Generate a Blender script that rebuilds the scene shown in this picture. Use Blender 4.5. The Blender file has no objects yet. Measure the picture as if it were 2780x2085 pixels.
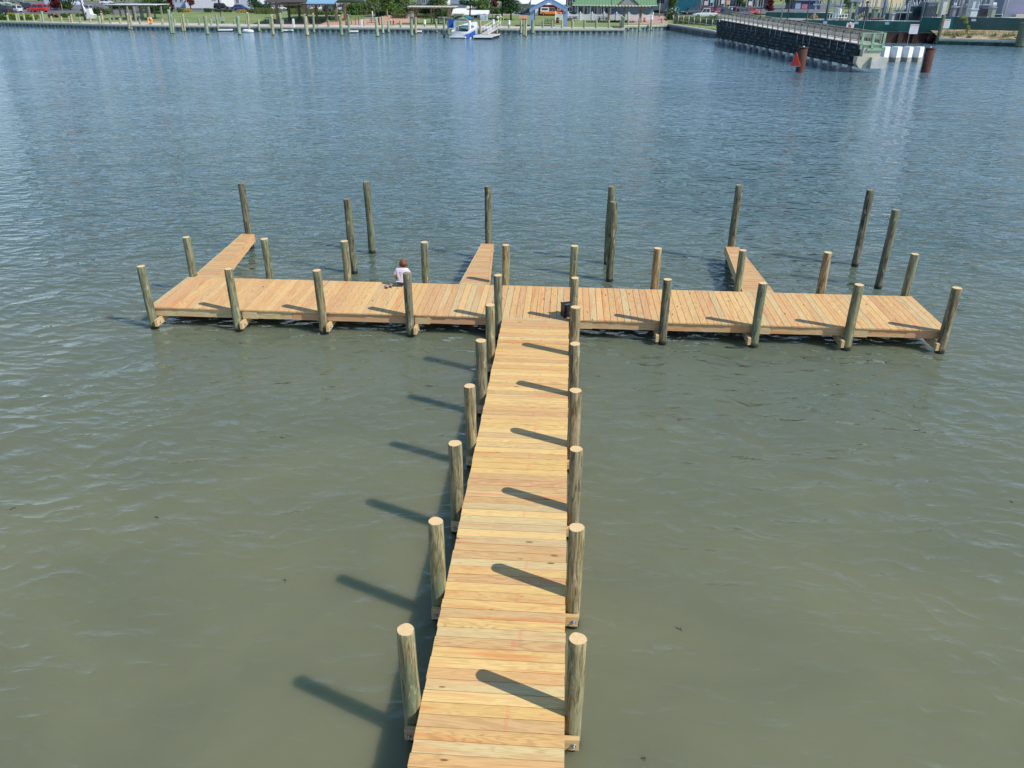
import bpy, math, random
import mathutils
from mathutils import Vector, Matrix
PI=math.pi
C=bpy.context.scene.collection
SC=bpy.context.scene
RNG=random.Random(7)
# ---------------------------------------------------------------- camera
CF,CX,CH,CYAW,CPIT,CROL=2113.88,1.61768,8.17934,-0.06764,0.4733,0.00372
ZW=-0.59635            # water level (walkway deck top is z = 0)
YF,YB,XL,XR=19.94808,22.52565,-10.12237,11.97196
W=1.83; OFF=0.112; HP=1.2535; STEP=2.1497; Y0=6.90602; SX=2.46893
_F=Vector((math.sin(CYAW)*math.cos(CPIT),math.cos(CYAW)*math.cos(CPIT),-math.sin(CPIT)))
_R0=Vector((math.cos(CYAW),-math.sin(CYAW),0)); _U0=_R0.cross(_F)
_R=_R0*math.cos(CROL)+_U0*math.sin(CROL); _U=_U0*math.cos(CROL)-_R0*math.sin(CROL)
CAMP=Vector((CX,0,CH))
def ray(u,v): return _F+_R*((u-1390)/CF)-_U*((v-1042.5)/CF)
def hit(u,v,z):
    d=ray(u,v); return CAMP+d*((z-CAMP.z)/d.z)
def hity(u,v,y):
    d=ray(u,v); return CAMP+d*(y/d.y)
def sm(t): t=min(max(t,0),1); return t*t*(3-2*t)
def gz(y,x=0):           # height of the land: a quay, then a low rise behind it
    return .33+1.5*sm((y-188+38*sm((x-38)/10.))/55.)
def at(u,v):             # point on the land
    z=0.6
    for i in range(40): p=hit(u,v,z); z=.5*z+.5*gz(p.y,p.x)
    p=hit(u,v,z); p.z=gz(p.y,p.x); return p
def upz(u,v,p): return hity(u,v,p.y).z
def ppm(p): return CF/((Vector(p)-CAMP).dot(_F))
cam=bpy.data.cameras.new('camera'); co=bpy.data.objects.new('camera',cam); C.objects.link(co)
cam.sensor_fit='HORIZONTAL'; cam.sensor_width=36; cam.lens=CF/2780*36; cam.clip_end=6000; cam.clip_start=.1
m=Matrix.Identity(4)
for i in range(3): m[i][0]=_R[i]; m[i][1]=_U[i]; m[i][2]=-_F[i]; m[i][3]=CAMP[i]
co.matrix_world=m; SC.camera=co
# ---------------------------------------------------------------- tags
def tag(o,label=None,cat=None,group=None,kind=None):
    if label: o['label']=label
    if cat: o['category']=cat
    if group: o['group']=group
    if kind: o['kind']=kind
    return o
def empty(name,loc=(0,0,0),rz=0,label=None,cat=None,group=None,parent=None):
    o=bpy.data.objects.new(name,None); C.objects.link(o); o.location=loc; o.rotation_euler=(0,0,rz)
    o.empty_display_size=.2
    if parent: o.parent=parent
    return tag(o,label,cat,group)
def copy_tree(o,parent=None):
    c=o.copy(); C.objects.link(c)
    if parent: c.parent=parent
    for ch in list(o.children): copy_tree(ch,c)
    return c
# ---------------------------------------------------------------- mesh builder
class MB:
    def __init__(s): s.v=[]; s.f=[]; s.m=[]; s.sm=[]
    def add(s,vs,fs,m=0,smooth=False,M=None):
        b=len(s.v)
        for p in vs:
            p=Vector(p); s.v.append(tuple(M@p if M else p))
        for f in fs: s.f.append([b+i for i in f]); s.m.append(m); s.sm.append(smooth)
        return s
    def box(s,x0,y0,z0,x1,y1,z1,m=0,M=None):
        vs=[(x,y,z) for z in (z0,z1) for y in (y0,y1) for x in (x0,x1)]
        return s.add(vs,[(0,2,3,1),(4,5,7,6),(0,1,5,4),(2,6,7,3),(0,4,6,2),(1,3,7,5)],m,False,M)
    def hexa(s,b,t,m=0,M=None):   # bottom 4 ccw, top 4 ccw
        return s.add(list(b)+list(t),[(3,2,1,0),(4,5,6,7),(0,1,5,4),(1,2,6,5),(2,3,7,6),(3,0,4,7)],m,False,M)
    def prism(s,poly,y0,y1,m=0,M=None,ax='y'):   # poly in (x,z), extruded along y (ax 'y') or (y,z) along x (ax 'x') or (x,y) along z
        n=len(poly)
        def P(a,b,t): return (a,t,b) if ax=='y' else ((t,a,b) if ax=='x' else (a,b,t))
        vs=[P(a,b,y0) for a,b in poly]+[P(a,b,y1) for a,b in poly]
        fs=[tuple(range(n)),tuple(range(2*n-1,n-1,-1))]+[(i,i+n,(i+1)%n+n,(i+1)%n) for i in range(n)]
        return s.add(vs,fs,m,False,M)
    def tube(s,pts,rad,n=8,m=0,smooth=True,cap=True,M=None,capm=None):
        pts=[Vector(p) for p in pts]
        if not hasattr(rad,'__len__'): rad=[rad]*len(pts)
        vs=[];fs=[]
        for i,p in enumerate(pts):
            d=(pts[min(i+1,len(pts)-1)]-pts[max(i-1,0)])
            if d.length<1e-9: d=Vector((0,0,1))
            q=d.to_track_quat('Z','Y')
            for k in range(n):
                a=2*PI*k/n; vs.append(p+q@Vector((math.cos(a)*rad[i],math.sin(a)*rad[i],0)))
        for i in range(len(pts)-1):
            for k in range(n):
                a=i*n+k;b=i*n+(k+1)%n; fs.append((a,b,b+n,a+n))
        s.add(vs,fs,m,smooth,M)
        if cap:
            b=len(s.v)-n*len(pts)
            s.f.append([b+k for k in range(n-1,-1,-1)]); s.m.append(m); s.sm.append(False)
            e=b+n*(len(pts)-1)
            s.f.append([e+k for k in range(n)]); s.m.append(m if capm is None else capm); s.sm.append(False)
        return s
    def ball(s,c,r,m=0,n=10,k=7,M=None):
        if not hasattr(r,'__len__'): r=(r,r,r)
        vs=[];fs=[]
        for i in range(k+1):
            t=PI*i/k
            for j in range(n):
                a=2*PI*j/n; vs.append((c[0]+r[0]*math.sin(t)*math.cos(a),c[1]+r[1]*math.sin(t)*math.sin(a),c[2]+r[2]*math.cos(t)))
        for i in range(k):
            for j in range(n):
                a=i*n+j;b=i*n+(j+1)%n; fs.append((a,a+n,b+n,b))
        return s.add(vs,fs,m,True,M)
    def mesh(s,name):
        me=bpy.data.meshes.new(name); me.from_pydata(s.v,[],s.f)
        me.polygons.foreach_set('material_index',s.m); me.polygons.foreach_set('use_smooth',s.sm)
        me.validate(); me.update(); return me
    def build(s,name,mats,parent=None,loc=None,label=None,cat=None,group=None,kind=None,rz=0,col=None):
        me=s.mesh(name)
        for mm in (mats if isinstance(mats,(list,tuple)) else [mats]): me.materials.append(mm)
        o=bpy.data.objects.new(name,me); C.objects.link(o)
        if parent: o.parent=parent
        if loc is not None: o.location=loc
        if rz: o.rotation_euler=(0,0,rz)
        if col: o.color=(col[0],col[1],col[2],1)
        return tag(o,label,cat,group,kind)
# ---------------------------------------------------------------- materials
class NT:
    def __init__(s,name):
        s.mat=bpy.data.materials.new(name); s.mat.use_nodes=True; s.t=s.mat.node_tree; s.t.nodes.clear()
        s.out=s.n('ShaderNodeOutputMaterial')
    def n(s,ty,**k):
        nd=s.t.nodes.new(ty)
        for a,b in k.items(): setattr(nd,a,b)
        return nd
    def l(s,a,b): s.t.links.new(a,b)
    def val(s,sock,v):
        if hasattr(v,'is_linked'): s.l(v,sock)
        elif v is not None: sock.default_value=v
    def math(s,op,a,b=None,c=None,clamp=False):
        nd=s.n('ShaderNodeMath',operation=op,use_clamp=clamp); s.val(nd.inputs[0],a)
        if b is not None: s.val(nd.inputs[1],b)
        if c is not None: s.val(nd.inputs[2],c)
        return nd.outputs[0]
    def mix(s,f,a,b,mode='MIX'):
        nd=s.n('ShaderNodeMix',data_type='RGBA',blend_type=mode); s.val(nd.inputs[0],f)
        s.val(nd.inputs[6],c4(a)); s.val(nd.inputs[7],c4(b)); return nd.outputs[2]
    def coord(s,which='Object'): return s.n('ShaderNodeTexCoord').outputs[which]
    def map(s,v,scale=(1,1,1),rot=(0,0,0),loc=(0,0,0)):
        nd=s.n('ShaderNodeMapping'); s.l(v,nd.inputs[0]); nd.inputs['Scale'].default_value=scale
        nd.inputs['Rotation'].default_value=rot
        s.val(nd.inputs['Location'],loc); return nd.outputs[0]
    def noise(s,v,scale,detail=3,rough=.55,dist=0,out=0):
        nd=s.n('ShaderNodeTexNoise'); s.l(v,nd.inputs['Vector']); nd.inputs['Scale'].default_value=scale
        nd.inputs['Detail'].default_value=detail; nd.inputs['Roughness'].default_value=rough; nd.inputs['Distortion'].default_value=dist
        return nd.outputs[out]
    def ramp(s,f,a,b,lo=0.,hi=1.):
        nd=s.n('ShaderNodeMapRange'); s.val(nd.inputs[0],f); nd.inputs[1].default_value=a; nd.inputs[2].default_value=b
        nd.inputs[3].default_value=lo; nd.inputs[4].default_value=hi; nd.clamp=True; return nd.outputs[0]
    def pbr(s,col,rough=.7,spec=.5,metal=0,normal=None,**kw):
        b=s.n('ShaderNodeBsdfPrincipled'); s.val(b.inputs['Base Color'],c4(col)); s.val(b.inputs['Roughness'],rough)
        s.val(b.inputs['Specular IOR Level'],spec); b.inputs['Metallic'].default_value=metal
        if normal is not None: s.l(normal,b.inputs['Normal'])
        for k,v in kw.items(): s.val(b.inputs[k],v)
        s.l(b.outputs[0],s.out.inputs[0]); return b
    def bump(s,h,strength=.5,dist=.01):
        nd=s.n('ShaderNodeBump'); nd.inputs['Strength'].default_value=strength; nd.inputs['Distance'].default_value=dist
        s.l(h,nd.inputs['Height']); return nd.outputs[0]
def c4(c):
    if isinstance(c,(tuple,list)) and len(c)==3: return (c[0],c[1],c[2],1)
    return c
def srgb(r,g,b):
    f=lambda x:(x/255/12.92) if x/255<=.04045 else ((x/255+.055)/1.055)**2.4
    return (f(r),f(g),f(b))
MATS={}
def paint(name,col,rough=.5,spec=.5,metal=0,var=.12,scale=1.5):
    if name in MATS: return MATS[name]
    t=NT(name); v=t.coord(); n=t.noise(v,scale,4,.6)
    dark=tuple(x*(1-var*1.6) for x in col); lite=tuple(min(1,x*(1+var)) for x in col)
    t.pbr(t.mix(t.ramp(n,.3,.7),dark,lite),rough,spec,metal); MATS[name]=t.mat; return t.mat
def objpaint(name='object_paint',rough=.4,spec=.5,coat=0.):
    """paint that takes its colour from the object's own colour setting"""
    if name in MATS: return MATS[name]
    t=NT(name); oi=t.n('ShaderNodeObjectInfo'); n=t.noise(t.coord(),2.,3)
    b=t.pbr(t.mix(t.ramp(n,.2,.8,0,.18),oi.outputs['Color'],(.12,.11,.10)),rough,spec)
    b.inputs['Coat Weight'].default_value=coat
    MATS[name]=t.mat; return t.mat
def glass_mat():
    if 'glass' in MATS: return MATS['glass']
    t=NT('window_glass'); n=t.noise(t.coord(),.8,2)
    t.pbr(t.mix(n,(.015,.02,.025),(.05,.06,.07)),.06,.8); MATS['glass']=t.mat; return t.mat

# new treated-pine decking; each board is its own island
def deck_mat(name,along,stamp=False,warm=0.):
    t=NT(name); v=t.coord(); isl=t.n('ShaderNodeNewGeometry').outputs['Random Per Island']
    def rnd(k,j=0.): return t.math('FRACT',t.math('MULTIPLY_ADD',isl,k,j))
    off=t.n('ShaderNodeCombineXYZ'); t.l(t.math('MULTIPLY',isl,97.),off.inputs[0]); t.l(t.math('MULTIPLY',rnd(53.),31.),off.inputs[1]); t.l(t.math('MULTIPLY',rnd(17.),19.),off.inputs[2])
    vv=t.n('ShaderNodeVectorMath',operation='ADD'); t.l(v,vv.inputs[0]); t.l(off.outputs[0],vv.inputs[1]); vv=vv.outputs[0]
    sc=(.9,9,9) if along=='x' else (9,.9,9)
    g=t.map(vv,sc)
    big=t.noise(g,.55,3,.55,.6)                      # cathedral-grain field
    w=t.math('SINE',t.math('MULTIPLY',big,75.)); w=t.ramp(w,-.2,1.)
    fine=t.noise(t.map(vv,(2,60,60) if along=='x' else (60,2,60)),2.,4,.65)
    base=t.mix(rnd(7.3),srgb(224,186,118),srgb(237,203,137))
    base=t.mix(t.ramp(rnd(23.7),.70,.80,0,.8),base,srgb(208,170,122))
    if warm: base=t.mix(warm,base,srgb(222,176,130) if warm<.5 else t.mix(rnd(61.7),srgb(196,138,108),srgb(200,178,136)))
    base=t.mix(t.ramp(rnd(41.1),.80,.92,0,.6),base,srgb(206,192,148))      # greenish treated boards
    base=t.mix(t.ramp(rnd(67.9),.80,.95,0,.45),base,srgb(214,160,118))      # pinkish boards
    st=t.noise(t.map(vv,(.5,7,7) if along=='x' else (7,.5,7)),1.1,2,.5)
    base=t.mix(t.math('MULTIPLY',t.ramp(st,.53,.66),t.ramp(rnd(31.3),.55,.8,0,.7)),base,srgb(222,140,84)) # orange heartwood streak
    base=t.mix(t.math('MULTIPLY',w,t.ramp(rnd(11.9),0,1,.15,.5)),base,srgb(172,122,74))
    base=t.mix(t.ramp(fine,.48,.75,0,.5),base,srgb(150,108,68))
    vo=t.n('ShaderNodeTexVoronoi'); vo.inputs['Scale'].default_value=1.0
    t.l(t.map(vv,(1.4,4.3,4.3) if along=='x' else (4.3,1.4,4.3)),vo.inputs['Vector'])
    dd=t.ramp(vo.outputs['Distance'],.07,.11,1.,0.)
    kn=t.math('MULTIPLY',dd,t.ramp(rnd(5.5),.40,.42))
    base=t.mix(t.math('MULTIPLY',kn,.85),base,srgb(112,66,34))
    patch=t.noise(v,.55,3,.5)
    base=t.mix(t.ramp(patch,.45,.75,0,.22),base,srgb(196,160,116))
    if stamp:
        sx=t.n('ShaderNodeSeparateXYZ'); t.l(v,sx.inputs[0])
        px=t.math('ADD',t.math('ADD',sx.outputs[0],t.math('MULTIPLY',sx.outputs[1],.0)),t.math('MULTIPLY',rnd(91.),.12))
        band=t.math('MULTIPLY',t.math('GREATER_THAN',px,1.18),t.math('LESS_THAN',px,1.235))
        ink=t.math('GREATER_THAN',t.noise(t.map(v,(30,60,1)),1.,2,.7),.47)
        base=t.mix(t.math('MULTIPLY',t.math('MULTIPLY',band,ink),t.math('MULTIPLY',t.math('GREATER_THAN',rnd(77.),.74),.3)),base,srgb(226,92,92))
    h=t.math('ADD',t.math('MULTIPLY',fine,.6),t.math('MULTIPLY',w,.2))
    t.pbr(base,.72,.25,0,t.bump(h,.35,.004)); return t.mat
def pile_mat(name='pile_wood',dark=False):
    t=NT(name); v=t.coord(); oi=t.n('ShaderNodeObjectInfo'); r=oi.outputs['Random']
    off=t.n('ShaderNodeCombineXYZ'); t.l(t.math('MULTIPLY',r,57.),off.inputs[0]); t.l(t.math('MULTIPLY',r,91.),off.inputs[2])
    vv=t.n('ShaderNodeVectorMath',operation='ADD'); t.l(v,vv.inputs[0]); t.l(off.outputs[0],vv.inputs[1]); vv=vv.outputs[0]
    streak=t.noise(t.map(vv,(17,17,1.5)),1.,6,.7,.9)
    blot=t.noise(t.map(vv,(5,5,1.5)),1.,4,.6,.5)
    fine=t.noise(t.map(vv,(60,60,5)),1.,3,.6)
    c=oi.outputs['Color']
    base=t.mix(t.ramp(streak,.40,.57),t.mix(.70,c,(.03,.027,.018)),t.mix(.30,c,(.52,.47,.32)))
    base=t.mix(t.math('MULTIPLY',t.ramp(blot,.50,.64,0,.8),t.ramp(r,.25,.75,.15,1.)),base,srgb(102,118,92))
    base=t.mix(t.ramp(fine,.55,.75,0,.6),base,(.05,.045,.03))
    blot2=t.noise(t.map(vv,(9,9,3)),1.,3,.6)
    base=t.mix(t.ramp(blot2,.60,.68,0,.6),base,srgb(178,170,136))
    sx=t.n('ShaderNodeSeparateXYZ'); t.l(v,sx.inputs[0])
    zz=t.math('ADD',sx.outputs[2],t.math('MULTIPLY',streak,.16))
    wet=t.ramp(zz,.16,.24,1.,0.)       # algae and wet timber just over the water
    base=t.mix(t.math('MULTIPLY',wet,.93),base,(.012,.014,.010))
    t.pbr(base,t.ramp(wet,0,1,.85,.35),.3,0,t.bump(t.math('ADD',streak,t.math('MULTIPLY',fine,.5)),.7,.012)); return t.mat
def cut_mat(name='pile_cut_top'):
    t=NT(name); v=t.coord(); oi=t.n('ShaderNodeObjectInfo')
    m2=t.n('ShaderNodeVectorMath',operation='LENGTH'); sep=t.map(v,(1,1,0)); t.l(sep,m2.inputs[0])
    ring=t.math('SINE',t.math('MULTIPLY',t.math('ADD',m2.outputs['Value'],t.math('MULTIPLY',t.noise(v,12.,2),.012)),700.))
    gr=t.n('ShaderNodeTexGradient',gradient_type='RADIAL'); t.l(sep,gr.inputs[0])
    ang=t.n('ShaderNodeCombineXYZ'); t.l(t.math('MULTIPLY',gr.outputs['Fac'],40.),ang.inputs[0]); t.l(t.math('MULTIPLY',oi.outputs['Random'],50.),ang.inputs[1])
    rays=t.noise(ang.outputs[0],1.5,3,.7)
    base=t.mix(t.ramp(rays,.35,.65),srgb(216,182,130),srgb(236,208,160))
    base=t.mix(t.ramp(ring,-.3,1.,0,.22),base,srgb(190,140,96))
    base=t.mix(t.ramp(t.noise(v,18.,3),.62,.7,0,.4),base,srgb(236,220,196))
    t.pbr(base,.85,.15); return t.mat
def grey_top_mat():
    t=NT('weathered_pile_top'); n=t.noise(t.coord(),24.,4,.7)
    t.pbr(t.mix(t.ramp(n,.4,.62),srgb(58,56,44),srgb(186,178,156)),.9,.15); return t.mat
def leaf_mat(name,c1,c2,trans=.25):
    if name in MATS: return MATS[name]
    t=NT(name); isl=t.n('ShaderNodeNewGeometry').outputs['Random Per Island']
    n=t.noise(t.coord(),.9,2,.5)
    f=t.math('ADD',t.math('MULTIPLY',isl,.7),t.math('MULTIPLY',n,.4),clamp=True)
    col=t.mix(f,c1,c2)
    d=t.n('ShaderNodeBsdfDiffuse'); t.l(col,d.inputs[0]); tr=t.n('ShaderNodeBsdfTranslucent'); t.l(col,tr.inputs[0])
    mx=t.n('ShaderNodeMixShader'); mx.inputs[0].default_value=trans; t.l(d.outputs[0],mx.inputs[1]); t.l(tr.outputs[0],mx.inputs[2])
    t.l(mx.outputs[0],t.out.inputs[0]); MATS[name]=t.mat; return t.mat
def water_mat():
    t=NT('harbour_water'); v=t.coord()
    sx=t.n('ShaderNodeSeparateXYZ'); t.l(v,sx.inputs[0])
    patch=t.noise(t.map(v,(.5,1,1),(0,0,.15)),.09,3,.55)
    def cr(n,p=2.): # ridged: thin crests, broad troughs
        return t.math('POWER',t.math('SUBTRACT',1.,t.math('ABSOLUTE',t.math('MULTIPLY_ADD',n,2.,-1.))),p)
    # wind waves of several sizes; crests drawn out roughly across the view, two crossing trains
    warp=t.noise(v,.35,2,.5,0,1); wv=t.n('ShaderNodeVectorMath',operation='MULTIPLY_ADD'); t.l(warp,wv.inputs[0]); wv.inputs[1].default_value=(.9,.9,0); t.l(v,wv.inputs[2]); wv=wv.outputs[0]
    va=t.map(wv,(.85,1.55,1),(0,0,-.36)); vb=t.map(wv,(.85,1.45,1),(0,0,.34),(31,7,0)); vc=t.map(wv,(.95,1.25,1),(0,0,-.05),(3,17,0))
    n0=t.noise(vc,.5,2,.5)
    n1=cr(t.noise(va,1.0,1,.4)); n2=cr(t.noise(vb,1.35,1,.4))
    n3=cr(t.noise(va,2.3,2,.45,.3),2.4); n4=t.noise(va,7.,2,.5)
    h=t.math('MULTIPLY',n0,.17)
    h=t.math('MULTIPLY_ADD',n1,.042,h)
    h=t.math('MULTIPLY_ADD',n2,.038,h)
    h=t.math('MULTIPLY_ADD',n3,.012,h)
    h=t.math('MULTIPLY_ADD',n4,.007,h)
    calm=t.ramp(sx.outputs[1],14.,30.,1.1,.95)
    patchg=t.ramp(patch,.35,.65,.75,1.12)
    h=t.math('MULTIPLY',h,t.math('MULTIPLY',t.math('MULTIPLY',calm,patchg),t.ramp(t.math('ADD',sx.outputs[1],t.math('MULTIPLY',patch,30.)),158.,186.,1.,.25)))
    b=t.n('ShaderNodeBump'); b.inputs['Strength'].default_value=1.; b.inputs['Distance'].default_value=1.; t.l(h,b.inputs['Height'])
    # turbid body colour, with view-angle and sky-reflection tones painted in by distance
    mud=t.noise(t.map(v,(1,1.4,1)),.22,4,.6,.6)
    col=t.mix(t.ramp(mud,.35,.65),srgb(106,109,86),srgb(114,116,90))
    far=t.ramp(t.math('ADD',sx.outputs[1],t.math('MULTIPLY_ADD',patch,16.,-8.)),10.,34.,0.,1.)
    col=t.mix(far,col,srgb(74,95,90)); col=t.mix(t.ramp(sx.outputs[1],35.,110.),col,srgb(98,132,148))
    fo=t.noise(v,9.,3,.7); fm=t.noise(v,.8,2,.5)
    foam=t.math('MULTIPLY',t.math('GREATER_THAN',fo,.765),t.math('GREATER_THAN',fm,.60))
    col=t.mix(t.math('MULTIPLY',foam,.6),col,(.6,.62,.6))
    d=t.n('ShaderNodeSubsurfaceScattering',falloff='BURLEY'); t.l(col,d.inputs[0]); d.inputs['Scale'].default_value=1.; d.inputs['Radius'].default_value=(.36,.48,.42)
    g=t.n('ShaderNodeBsdfGlossy'); t.l(t.ramp(sx.outputs[1],20.,150.,.06,.09),g.inputs['Roughness']); g.inputs['Color'].default_value=(.97,.98,1,1); t.l(b.outputs[0],g.inputs['Normal'])
    fr=t.n('ShaderNodeFresnel'); fr.inputs['IOR'].default_value=1.34; t.l(b.outputs[0],fr.inputs['Normal'])
    mx=t.n('ShaderNodeMixShader'); t.l(fr.outputs[0],mx.inputs[0]); t.l(d.outputs[0],mx.inputs[1]); t.l(g.outputs[0],mx.inputs[2])
    t.l(mx.outputs[0],t.out.inputs[0]); return t.mat
# ---------------------------------------------------------------- light
SUNDIR=Vector((1.196,-.51,1.2535)).normalized()
w=bpy.data.worlds.new('World'); SC.world=w; w.use_nodes=True
nt=w.node_tree; bg=nt.nodes['Background']; sky=nt.nodes.new('ShaderNodeTexSky'); sky.sky_type='NISHITA'; sky.sun_disc=False
el=math.asin(SUNDIR.z); sky.sun_elevation=el; sky.sun_rotation=math.atan2(SUNDIR.x,SUNDIR.y)
sky.air_density=.7; sky.dust_density=0.; sky.ozone_density=3.5; sky.altitude=0
# thin high haze: the clear-sky model with its horizon glow held back
va_=nt.nodes.new('ShaderNodeVectorMath'); va_.operation='ADD'; va_.inputs[1].default_value=(3.,4.4,7.); nt.links.new(sky.outputs[0],va_.inputs[0])
vd_=nt.nodes.new('ShaderNodeVectorMath'); vd_.operation='DIVIDE'; nt.links.new(sky.outputs[0],vd_.inputs[0]); nt.links.new(va_.outputs[0],vd_.inputs[1])
vm_=nt.nodes.new('ShaderNodeVectorMath'); vm_.operation='MULTIPLY'; nt.links.new(vd_.outputs[0],vm_.inputs[0]); vm_.inputs[1].default_value=(6.7,9.3,13.0)
nt.links.new(vm_.outputs[0],bg.inputs[0]); bg.inputs[1].default_value=.15
sl=bpy.data.lights.new('sun','SUN'); sl.energy=4.4; sl.angle=math.radians(.55); sl.color=(1,.95,.86)
so=bpy.data.objects.new('sun',sl); C.objects.link(so); so.rotation_euler=SUNDIR.to_track_quat('Z','Y').to_euler(); so.location=(30,-20,60)
SC.view_settings.view_transform='Standard'; SC.view_settings.look='None'; SC.view_settings.exposure=.07; SC.view_settings.gamma=1
SC.cycles.max_bounces=6; SC.cycles.diffuse_bounces=2; SC.cycles.glossy_bounces=3; SC.cycles.transmission_bounces=3; SC.cycles.volume_bounces=0
SC.cycles.sample_clamp_indirect=4.
# ================================================================ water
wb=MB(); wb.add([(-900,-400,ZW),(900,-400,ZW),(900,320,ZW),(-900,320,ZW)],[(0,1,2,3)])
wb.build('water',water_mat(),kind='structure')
# ================================================================ pier
PINE_X=deck_mat('deck_boards_across','x',True); PINE_Y=deck_mat('deck_boards_lengthwise','y',False,.45)
PINE_F=deck_mat('fascia_boards','x',False,.9); PINE_G=deck_mat('finger_boards','x',False,.6); PILE=pile_mat(); CUT=cut_mat(); GTOP=grey_top_mat()
BOLT=paint('galvanised_bolt',(.5,.52,.55),.35,.5,.8)
pier=empty('pier',(0,0,0),0,'new T-shaped timber pier with pale tan boards rising from the bottom of the view','pier')
r=random.Random(3)
d=MB(); y=-4.0
ys=[]
n=int((YF+4)/.1885)
for i in range(n):
    y1=YF-.004-i*.1885; y0_=y1-.180
    a,b_=r.uniform(-.008,.008),r.uniform(-.008,.008)
    d.box(0+a,y0_,-.038+r.uniform(-.001,.001),W+b_,y1,r.uniform(-.0015,.0015))
d.build('walkway_deck',PINE_X,pier)
d=MB(); n=int((XR-XL)/.1885)+1; pw=(XR-XL)/n
for i in range(n):
    x0=XL+i*pw
    d.box(x0,YF+r.uniform(-.012,.006),-.038,x0+pw-.010,YB+r.uniform(-.008,.008),r.uniform(-.0015,.0015))
d.build('platform_deck',PINE_Y,pier)
# stringers and fascias
st=MB()
for x in (.03,W/2,W-.08): st.box(x,-4,-.28,x+.05,YF-.06,-.04)
st.build('walkway_stringer',PINE_Y,pier)
def fascia(y,s):
    f=MB(); x=XL+.02
    while x<XR-.1:
        x2=min(x+r.uniform(3.2,4.9),XR-.02)
        f.box(x,y,-.265+r.uniform(-.008,.008),x2-.006,y+.045,-.0395,); x=x2
    return f
f1=fascia(YF+.035,0); f1.build('front_fascia',PINE_F,pier)
fascia(YB-.08,0).build('rear_fascia',PINE_X,pier)
sb=MB()
for x in (XL+.02,XR-.065): sb.box(x,YF+.085,-.262,x+.045,YB-.085,-.0395)
for yy in (YF+.9,YF+1.7): sb.box(XL+.07,yy,-.262,XR-.07,yy+.05,-.0395)
sb.build('joist',PINE_Y,pier)
xs=[-(OFF+(4-i)*SX) for i in range(5)]+[W+OFF+i*SX for i in range(5)]
for i,x in enumerate(xs):          # doubled splice boards beside the piles
    if i in (1,3,5,7,8):
        s_=MB(); s_.box(x+.12,YF+.012,-.272,x+.12+(.42 if i!=7 else .3),YF+.033,-.06); s_.build('splice_board',PINE_F,pier)
PALE=srgb(146,124,82); GREEN=srgb(98,108,82); BROWN=srgb(120,106,76); DARKG=srgb(66,68,52)
def pile_mesh(h,r0=.128,r1=.114,sub=3.0,seed=0,irreg=.004,top='cut',dip=0.):
    rr=random.Random(seed); n=22; rings=12; vs=[]
    bx,by=rr.uniform(-.012,.012),rr.uniform(-.012,.012); ph=[rr.uniform(0,6.28) for _ in range(4)]
    L=h+sub; mb=MB(); zs=[-sub]+[-.4+ (h+.4)*k/(rings-2) for k in range(rings-1)]
    zs[-1]=h-.012; zs.append(h)
    for z in zs:
        t=(z+sub)/L; rad=r0+(r1-r0)*t
        if z==h: rad-=.008
        for k in range(n):
            a=2*PI*k/n
            q=rad+irreg*(math.sin(2*a+ph[0]+z*1.3)+.7*math.sin(3*a+ph[1]-z*2.1)+.5*math.sin(5*a+ph[2]+z*4))
            vs.append((math.cos(a)*q+bx*math.sin(z*1.2),math.sin(a)*q+by*math.sin(z*1.1),z))
    fs=[]
    for i in range(len(zs)-1):
        for k in range(n):
            a=i*n+k;b=i*n+(k+1)%n; fs.append((a,b,b+n,a+n))
    mb.add(vs,fs,0,True)
    e=(len(zs)-1)*n; mb.v.append((bx*math.sin(h*1.2),by*math.sin(h*1.1),h-dip)); c=len(mb.v)-1
    for k in range(n): mb.f.append([e+k,e+(k+1)%n,c]); mb.m.append(1); mb.sm.append(False)
    me=mb.mesh('pile'); me.materials.append(PILE); me.materials.append(CUT if top=='cut' else GTOP); return me
def add_pile(x,y,h,seed,col,parent=None,name='pile',top='cut',r0=.128,r1=.114,irreg=.004,lean=(0,0),me=None,dip=0.):
    _q=random.Random(seed*3+1); k_=_q.uniform(.95,1.06); r0*=k_; r1*=k_
    if lean==(0,0): lean=(_q.uniform(-.006,.006),_q.uniform(-.006,.006))
    if me is None: me=pile_mesh(h-ZW,r0,r1,3.,seed,irreg,top,dip)
    o=bpy.data.objects.new(name,me); C.objects.link(o); o.location=(x,y,ZW); o.parent=parent
    o.rotation_euler=(lean[0],lean[1],random.Random(seed).uniform(-.5,.5) if name!='pile' else 0); o.color=(*col,1); return o
def jc(c,k,a=.12): q=random.Random(k); return tuple(x*(1+q.uniform(-a,a)) for x in c)
scol=[PALE,PALE,BROWN,PALE,BROWN,PALE,PALE]
for k in range(-2,6):
    y=Y0+k*STEP
    for sgn,x in ((1,W+OFF),(-1,-OFF)):
        q=random.Random(k*7+sgn); add_pile(x+q.uniform(-.006,.006),y+q.uniform(-.01,.01),HP+q.uniform(-.012,.012),100+k*2+sgn,jc(scol[abs(k)],k*2+sgn),pier)
    cb=MB(); cb.box(-.2,y-.20,-.45,W+.2,y-.125,-.27); o=cb.build('cross_beam',PINE_X,pier)
    for x in (W+.13,-.13):
        bt=MB(); bt.tube([(x,y-.202,-.36),(x,y-.212,-.36)],.034,10); bt.tube([(x,y-.212,-.36),(x,y-.235,-.36)],.019,6); bt.tube([(x,y-.235,-.36),(x,y-.262,-.36)],.010,8)
        bt.build('bolt',BOLT,o)
fcol=[GREEN,BROWN,BROWN,DARKG,GREEN,BROWN,DARKG,GREEN,BROWN,BROWN]
bcol=[GREEN,GREEN,GREEN,GREEN,PALE,GREEN,PALE,GREEN,PALE,GREEN]
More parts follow.
